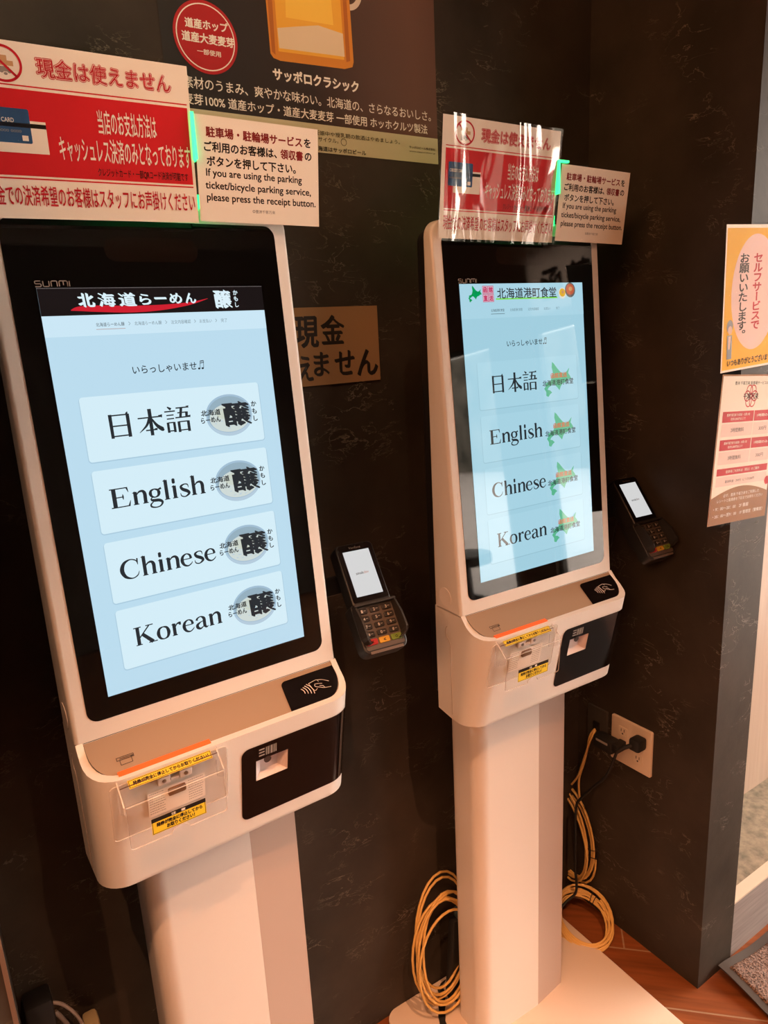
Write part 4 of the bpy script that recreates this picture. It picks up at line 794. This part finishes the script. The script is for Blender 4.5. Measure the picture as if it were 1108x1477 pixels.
# posters on the pillar
def pillar_sheet(name, x0, z0, ang): return Sheet(plane_matrix((x0, 0.7965, z0), (math.cos(R(ang)), 0, math.sin(R(ang))), (-math.sin(R(ang)), 0, math.cos(R(ang)))))
root = empty('self_service_poster', (1.38, .796, 1.497)); sh = pillar_sheet('p', 1.292, 1.497, 2.0); sh.M = Matrix.Translation((-1.38, -.796, -1.497)) @ sh.M
sh.rect(-2, 184, -2, 262, mat('poster_border', (0.80, 0.66, 0.52), .5)); sh.up(); sh.rect(2, 180, 2, 256, YELLOWINK); sh.up(); sh.ell(100, 140, 78, 106, PINKINK); sh.up()
sh.vtext('セルフサービスで', 106, 212, 19, 17.6, REDTXT, .03, 1.7); sh.vtext('お願いいたします。', 60, 212, 19, 17.4, BLACKINK, .025, 1.75)
sh.text('いつもありがとうございます', 18, 168, 8, 21, BLACKINK, .03)
sh.ell(22, 82, 10, 12, mat('poster_hair_grey', (.16, .13, .13), .5)); sh.up(); sh.ell(23, 75, 7, 8, SKIN); sh.up(); sh.poly([(14, 66), (30, 66), (31, 22), (15, 22)], mat('poster_coat_grey', (.13, .12, .13), .5)); sh.up(); sh.poly([(18, 64), (26, 64), (24, 40), (19, 40)], SKIN)
sh.done('printed_sheet', root); bm = bmesh.new(); slab(bm, rrect(-.005, .187, -.005, .265, .002, 2), .0006, .001, M=Matrix.Translation((-1.38, -.796, -1.497)) @ pillar_sheet('p', 1.292, 1.497, 2.0).M); obj('laminate_pouch', bm, SMOOTHFILM, root)
tag(root, 'yellow laminated poster with a pink oval and vertical lettering on the grey pillar', 'poster')
root = empty('parking_rate_notice', (1.38, .796, 1.19)); PMx = Matrix.Translation((-1.38, -.796, -1.19)) @ pillar_sheet('p', 1.2775, 1.196, -4.0).M; sh = Sheet(PMx)
sh.rect(0, 210, 0, 297, BROWNINK); sh.up(); sh.rect(4, 206, 5, 294, PAPER); sh.up()
sh.text('豊洲 千客万来 駐車場サービスのご案内', 45, 190, 277, 284, BLACKINK, .01)
for k in range(6):
    a = 2 * PI * k / 6; sh.ring(105 + 13 * math.cos(a), 255 + 13 * math.sin(a), 11, 11, 2.2, REDTXT, 24)
sh.up(); sh.text('千客万来', 78, 132, 248, 261, BLACKINK, .02)
for (y0, y1, a, b) in ((205, 226, '豊洲千客万来での飲食・お買い物', '合計2,000円以上で'), (150, 171, '豊洲千客万来での飲食・お買い物', '合計5,000円以上で')):
    sh.rect(14, 122, y0, y1, REDTXT); sh.rect(125, 196, y0, y1, REDTXT); sh.rect(14, 122, y0 - 28, y0 - 3, PINKINK); sh.rect(125, 196, y0 - 28, y0 - 3, PINKINK); sh.up()
    sh.text(a, 28, 108, y0 + 11.5, y0 + 17, WHITEINK, .01); sh.text(b, 42, 94, y0 + 3.5, y0 + 9, WHITEINK, .01); sh.text('1時間のみ', 135, 186, y0 + 8, y0 + 14, WHITEINK, .01)
    sh.text('2時間無料' if y0 > 180 else '3時間無料', 46, 92, y0 - 20, y0 - 11, BLACKINK, .01); sh.text('300円', 146, 174, y0 - 20, y0 - 12, BLACKINK, .01); sh.w -= sh.STEP
sh.rect(14, 196, 100, 114, REDTXT); sh.rect(14, 196, 78, 97, PINKINK); sh.up(); sh.text('駐車場ご利用料金（税込）のご案内', 45, 165, 104, 110, WHITEINK, .01); sh.text('基本料金（30分）につき200円', 45, 150, 84, 90, BLACKINK, .01)
sh.poly([(4, 5)] + [(206, 5)] + [(206 - 202 * i / 20, 50 + 24 * math.sin(PI * (i / 20) * .85 + .25)) for i in range(21)], BROWNINK); sh.up()
sh.text('必ず、豊洲 千客万来をご利用した', 45, 175, 55, 62, WHITEINK, .012); sh.text('レシートと駐車券を下記までお持ちください', 25, 190, 45, 52, WHITEINK, .012); sh.text('・9：00～20：00　2F 番屋', 15, 140, 29, 37, WHITEINK, .012); sh.text('・20：00～翌9：00　1F 管理室（警備室）', 15, 196, 14, 22, WHITEINK, .012)
sh.ell(200, 78, 9, 9, REDTXT, 24); sh.done('printed_sheet', root); bm = bmesh.new(); slab(bm, rrect(-.003, .213, -.003, .300, .002, 2), .0008, .0012, M=PMx); obj('laminate_pouch', bm, SMOOTHFILM, root)
tag(root, 'white and maroon parking rate notice on the pillar below the yellow poster', 'notice')

# ------------------------------------------------------------------ cables
YEL = mat('yellow_cable_jacket', (0.68, 0.42, 0.13), .4); TIE = SOFTBLACK
def coil(name, fn, turns, r, label, seed, tail=None):
    root = empty(name, fn(0, 0, 0)); o = Vector(root.location); rnd = random.Random(seed); pts = []
    n = 28 * turns
    ph = [(rnd.uniform(0, 6.28), rnd.uniform(.06, .17)) for _ in range(turns + 1)]
    for i in range(n + 1):
        a = 2 * PI * i / 28; k = i / 28; t = int(k) if k < turns else turns - 1; f = k - t
        d0 = ph[t]; d1 = ph[t + 1]; off = (1 - f) * d0[1] * math.sin(a + d0[0]) + f * d1[1] * math.sin(a + d1[0])
        s = 1 + off + .05 * math.sin(k * 2.1); pts.append(Vector(fn(s * math.cos(a), s * math.sin(a), (k / turns - .5) * 2 + .5 * off * 8)) - o)
    if tail: pts += [Vector(p) - o for p in smooth_path(tail, 6)]
    bm = bmesh.new(); tube(bm, pts, r, 8); obj('cable', bm, YEL, root, 60)
    for a in (0.15, 0.30):
        c = Vector(fn(math.cos(a), math.sin(a), 0)) - o; bm = bmesh.new(); d = (Vector(fn(math.cos(a + .05), math.sin(a + .05), 0)) - Vector(fn(math.cos(a), math.sin(a), 0))).normalized(); u = Vector(c).normalized(); w = d.cross(u)
        tube(bm, [c + u * (.014 * math.cos(2 * PI * k / 16)) + w * (.012 * math.sin(2 * PI * k / 16)) for k in range(17)], .0011, 6); obj('cable_tie', bm, TIE, root, 60)
    return tag(root, label, 'cable', 'coiled yellow network cables')
# hanging on the right wall, from the network jack
coil('network_cable', lambda u, v, w: (1.340 + .009 * w, 1.215 - .022 - .085 * u, .205 + .130 * v - .03 * u), 6, .0030, 'coiled yellow cable hanging on the dark right wall below the outlets', 5)
bm = bmesh.new(); tube(bm, smooth_path([(1.352, 1.122, .568), (1.342, 1.130, .545), (1.345, 1.140, .50), (1.348, 1.151, .458), (1.345, 1.166, .395), (1.342, 1.160, .338)], 6), .0030); tube(bm, smooth_path([(1.351, 1.119, .566), (1.338, 1.124, .54), (1.342, 1.146, .475), (1.340, 1.165, .41), (1.335, 1.183, .375)], 6), .0028)
tag(obj('patch_lead', bm, YEL, None, 60), 'yellow patch lead running from the dark network plate down to the hanging coil', 'cable')
# leaning at the corner, on the floor
coil('network_cable', lambda u, v, w: (1.279 + .060 * u + .010 * w, 1.085 + .075 * v, .034 + .020 * u + .020 * v + .007 * w), 8, .0030, 'coiled yellow cable lying on the floor in the corner beside the kiosk base plate', 8)
# behind the pole of the second kiosk
coil('network_cable', lambda u, v, w: (.838 + .080 * u + .010 * v, 1.125 + .020 * w + .02 * v, .182 + .128 * v + .012 * w), 8, .0031, 'coiled yellow cable standing upright on the base plate left of the white pole', 12)
# black power cord
bm = bmesh.new(); tube(bm, smooth_path([(1.306, 1.015, .572), (1.30, 1.039, .495), (1.30, 1.083, .435), (1.30, 1.12, .382), (1.30, 1.135, .346), (1.30, 1.136, .256), (1.30, 1.134, .155), (1.30, 1.13, .083), (1.27, 1.14, .055), (1.20, 1.145, .020), (1.10, 1.10, .018)], 8), .0036)
bmesh.ops.translate(bm, verts=bm.verts, vec=(-1.34, -.985, -.60)); obj('power_cord', bm, SOFTBLACK, PLUG, 60)
# adapter, strap and small loop on the base plate, left of the pole
root = empty('cable_adapter', (.868, 1.135, .012)); bm = bmesh.new(); box(bm, -.018, .016, -.012, .012, .03, .220, M=Matrix.Rotation(R(5), 4, 'Y'), bevel=.005); obj('adapter_body', bm, SOFTBLACK, root, 40)
bm = bmesh.new(); box(bm, -.006, .012, -.014, .008, .220, .245, M=Matrix.Rotation(R(5), 4, 'Y'), bevel=.003); obj('blue_connector', bm, mat('blue_grey_connector', (.05, .08, .10), .4), root, 40); bm = bmesh.new(); box(bm, -.016, .014, -.011, .011, 0, .032, bevel=.003); obj('foot', bm, SOFTBLACK, root, 40)
tag(root, 'black cable adapter with a blue-grey connector standing inside the upright yellow coil', 'power adapter')
bm = bmesh.new(); P = smooth_path([(.850, 1.150, .05), (.848, 1.158, .022), (.838, 1.142, .0135), (.818, 1.117, .0135), (.798, 1.087, .0135), (.78, 1.03, .0135), (.77, .95, .0135)], 6)
vs = []
for i, p in enumerate(P):
    d = (P[min(i + 1, len(P) - 1)] - P[max(i - 1, 0)]); d.z = 0; d = d.normalized() if d.length > 1e-6 else Vector((0, -1, 0)); s_ = Vector((d.y, -d.x, 0)); wv = .008 + .0008 * math.sin(i * 1.3)
    vs.append([bm.verts.new(p + s_ * wv), bm.verts.new(p - s_ * wv), bm.verts.new(p - s_ * wv - Vector((0, 0, .0022))), bm.verts.new(p + s_ * wv - Vector((0, 0, .0022)))])
for a, b in zip(vs, vs[1:]):
    for k in range(4): bm.faces.new((a[k], a[(k + 1) % 4], b[(k + 1) % 4], b[k]))
bm.faces.new(vs[0]); bm.faces.new(vs[-1]); bmesh.ops.recalc_face_normals(bm, faces=bm.faces)
tag(obj('cable_strap', bm, mat('black_webbing', (.008, .008, .008), .8)), 'flat black strap lying across the white base plate below the upright yellow coil', 'strap')
bm = bmesh.new(); tube(bm, [(.876 + .024 * math.cos(a * PI / 12), 1.130 + .020 * math.sin(a * PI / 12), .0145 + .0012 * (a % 2)) for a in range(0, 29)], .0024)
tag(obj('cord_loop', bm, SOFTBLACK, None, 60), 'small black cord loop on the base plate between the strap and the white pole', 'cable')
# lead behind the second terminal
bm = bmesh.new(); tube(bm, smooth_path([(1.352, 1.12, 1.066), (1.352, 1.105, 1.058), (1.350, 1.09, 1.07), (1.345, 1.075, 1.10), (1.335, 1.06, 1.15)], 6), .0018)
tag(obj('terminal_lead', bm, SOFTBLACK, None, 60), 'thin black lead curving behind the card terminal near the corner', 'cable')
# adapter on the wall at lower left
root = empty('power_adapter', (.010, 1.165, .50)); bm = bmesh.new(); box(bm, -.024, .020, -.02, .024, -.075, .045, bevel=.006); obj('adapter_body', bm, SOFTBLACK, root, 40)
bm = bmesh.new(); tube(bm, smooth_path([(.02, 0, .02), (.035, -.004, .008), (.052, -.008, -.025), (.060, -.01, -.07), (.055, -.01, -.13)], 6), .003); obj('lead', bm, mat('pale_lead', (.45, .38, .34), .5), root, 60)
bm = bmesh.new(); tube(bm, smooth_path([(.02, 0, .0), (.030, -.004, -.02), (.040, -.006, -.06), (.042, -.006, -.14)], 6), .004); obj('lead', bm, mat('brown_grey_lead', (.25, .2, .17), .5), root, 60)
tag(root, 'black wall adapter with pale leads low on the wall left of the ramen kiosk pole', 'power adapter')
root = empty('wall_plug', (.082, 1.17, .43)); bm = bmesh.new(); box(bm, -.013, .013, -.015, .019, -.03, .018, bevel=.007); obj('plug_body', bm, mat('cream_plastic', (.62, .50, .28), .45), root, 40)
tag(root, 'cream plug at the bottom left edge beside the black wall adapter', 'plug')

# ------------------------------------------------------------------ door mat with a curled corner
def mat_h(u, v): return .004 + .030 * math.exp(-((u / .10) ** 2 + (v / .13) ** 2))
root = empty('door_mat', (1.436, .792, 0)); bm = bmesh.new(); NX, NY = 40, 44; LX, LY = 0.9, 1.3; top = []; bot = []
skew = lambda u, v: (u - .10 * v, -v)
us = [LX * (i / NX) ** 1.6 for i in range(NX + 1)]; vs_ = [LY * (j / NY) ** 1.6 for j in range(NY + 1)]
for u in us:
    top.append([]); bot.append([])
    for v in vs_:
        x, y = skew(u, v); h = mat_h(u, v); top[-1].append(bm.verts.new((x, y, h))); bot[-1].append(bm.verts.new((x, y, max(h - .004, .0005))))
for i in range(NX):
    for j in range(NY): bm.faces.new((top[i][j], top[i][j + 1], top[i + 1][j + 1], top[i + 1][j])); bm.faces.new((bot[i][j], bot[i + 1][j], bot[i + 1][j + 1], bot[i][j + 1]))
for j in range(NY): bm.faces.new((top[0][j], bot[0][j], bot[0][j + 1], top[0][j + 1])); bm.faces.new((top[NX][j], top[NX][j + 1], bot[NX][j + 1], bot[NX][j]))
for i in range(NX): bm.faces.new((top[i][0], top[i + 1][0], bot[i + 1][0], bot[i][0])); bm.faces.new((top[i][NY], bot[i][NY], bot[i + 1][NY], top[i + 1][NY]))
bmesh.ops.recalc_face_normals(bm, faces=bm.faces); obj('rubber_border', bm, mat('grey_rubber', (.060, .048, .042), .7, spec=.2), root, 50)
bm = bmesh.new(); g = {}; rnd = random.Random(2); du = .0045; nu, nv = 110, 200
for i in range(nu):
    for j in range(nv):
        u = .020 + i * du; v = .020 + j * du; x, y = skew(u, v); e = 1 if 0 < i < nu - 1 and 0 < j < nv - 1 else 0
        g[i, j] = bm.verts.new((x + rnd.uniform(-.0015, .0015), y + rnd.uniform(-.0015, .0015), mat_h(u, v) + .0005 + e * (.003 + rnd.uniform(0, .0035))))
for i in range(nu - 1):
    for j in range(nv - 1): bm.faces.new((g[i, j], g[i, j + 1], g[i + 1, j + 1], g[i + 1, j]))
pm = bpy.data.materials.new('brown_mat_pile'); pm.use_nodes = True; nt = pm.node_tree; b = nt.nodes['Principled BSDF']; tc = N(nt, 'ShaderNodeTexCoord'); n = N(nt, 'ShaderNodeTexNoise', Scale=260.0, Detail=3.0); nt.links.new(tc.outputs['Object'], n.inputs['Vector'])
r = ramp(nt, [(.38, (.035, .022, .018)), (.62, (.26, .17, .14))]); nt.links.new(n.outputs['Fac'], r.inputs[0]); nt.links.new(r.outputs[0], b.inputs['Base Color']); b.inputs['Roughness'].default_value = .95
obj('pile', bm, pm, root); tag(root, 'brown pile door mat with grey rubber border and a curled corner by the pillar', 'door mat')

# ------------------------------------------------------------------ entrance things that show up mirrored in the glass
CLOTH = bpy.data.materials.new('banner_cloth'); CLOTH.use_nodes = True; nt = CLOTH.node_tree; nt.nodes.clear(); o_ = N(nt, 'ShaderNodeOutputMaterial'); mx_ = N(nt, 'ShaderNodeMixShader'); d_ = N(nt, 'ShaderNodeBsdfDiffuse'); t_ = N(nt, 'ShaderNodeBsdfTranslucent'); mx_.inputs[0].default_value = 0.5
d_.inputs[0].default_value = (.40, .34, .30, 1); t_.inputs[0].default_value = (.30, .24, .20, 1); nt.links.new(d_.outputs[0], mx_.inputs[1]); nt.links.new(t_.outputs[0], mx_.inputs[2]); nt.links.new(mx_.outputs[0], o_.inputs[0])
BAN = plane_matrix((3.385, -1.02, 2.06), (0, -1, 0), (0, 0, 1)); sh = Sheet(BAN); sh.rect(0, 620, 0, 400, CLOTH); sh.up()
v_ = sh
for ch, x0 in (('館', 60), ('函', 300)):
    n0 = len(sh.bm.verts); sh.text(ch, x0 + 190, x0, 70, 270, mat('banner_ink', (.02, .015, .012), .7), .04)
o = sh.done('entrance_banner'); tag(o, 'cloth entrance banner seen from behind, hung over the glazed doorway', 'banner')
root = empty('round_back_stool', (2.55, -1.55, 0)); bm = bmesh.new(); dk = mat('dark_stool_wood', (.03, .022, .018), .5)
slab(bm, [(.17 * math.cos(2 * PI * i / 32), .17 * math.sin(2 * PI * i / 32)) for i in range(32)], .60, .66, bev=.015); obj('seat', bm, dk, root, 40); bm = bmesh.new(); tube(bm, [(0, 0, .02), (0, 0, .60)], .035, 14); obj('stem', bm, dk, root, 60)
bm = bmesh.new(); slab(bm, [(.19 * math.cos(2 * PI * i / 32), .19 * math.sin(2 * PI * i / 32)) for i in range(32)], 0, .02, bev=.008); obj('foot', bm, dk, root, 40); tag(root, 'dark round pedestal stool standing by the entrance', 'stool')
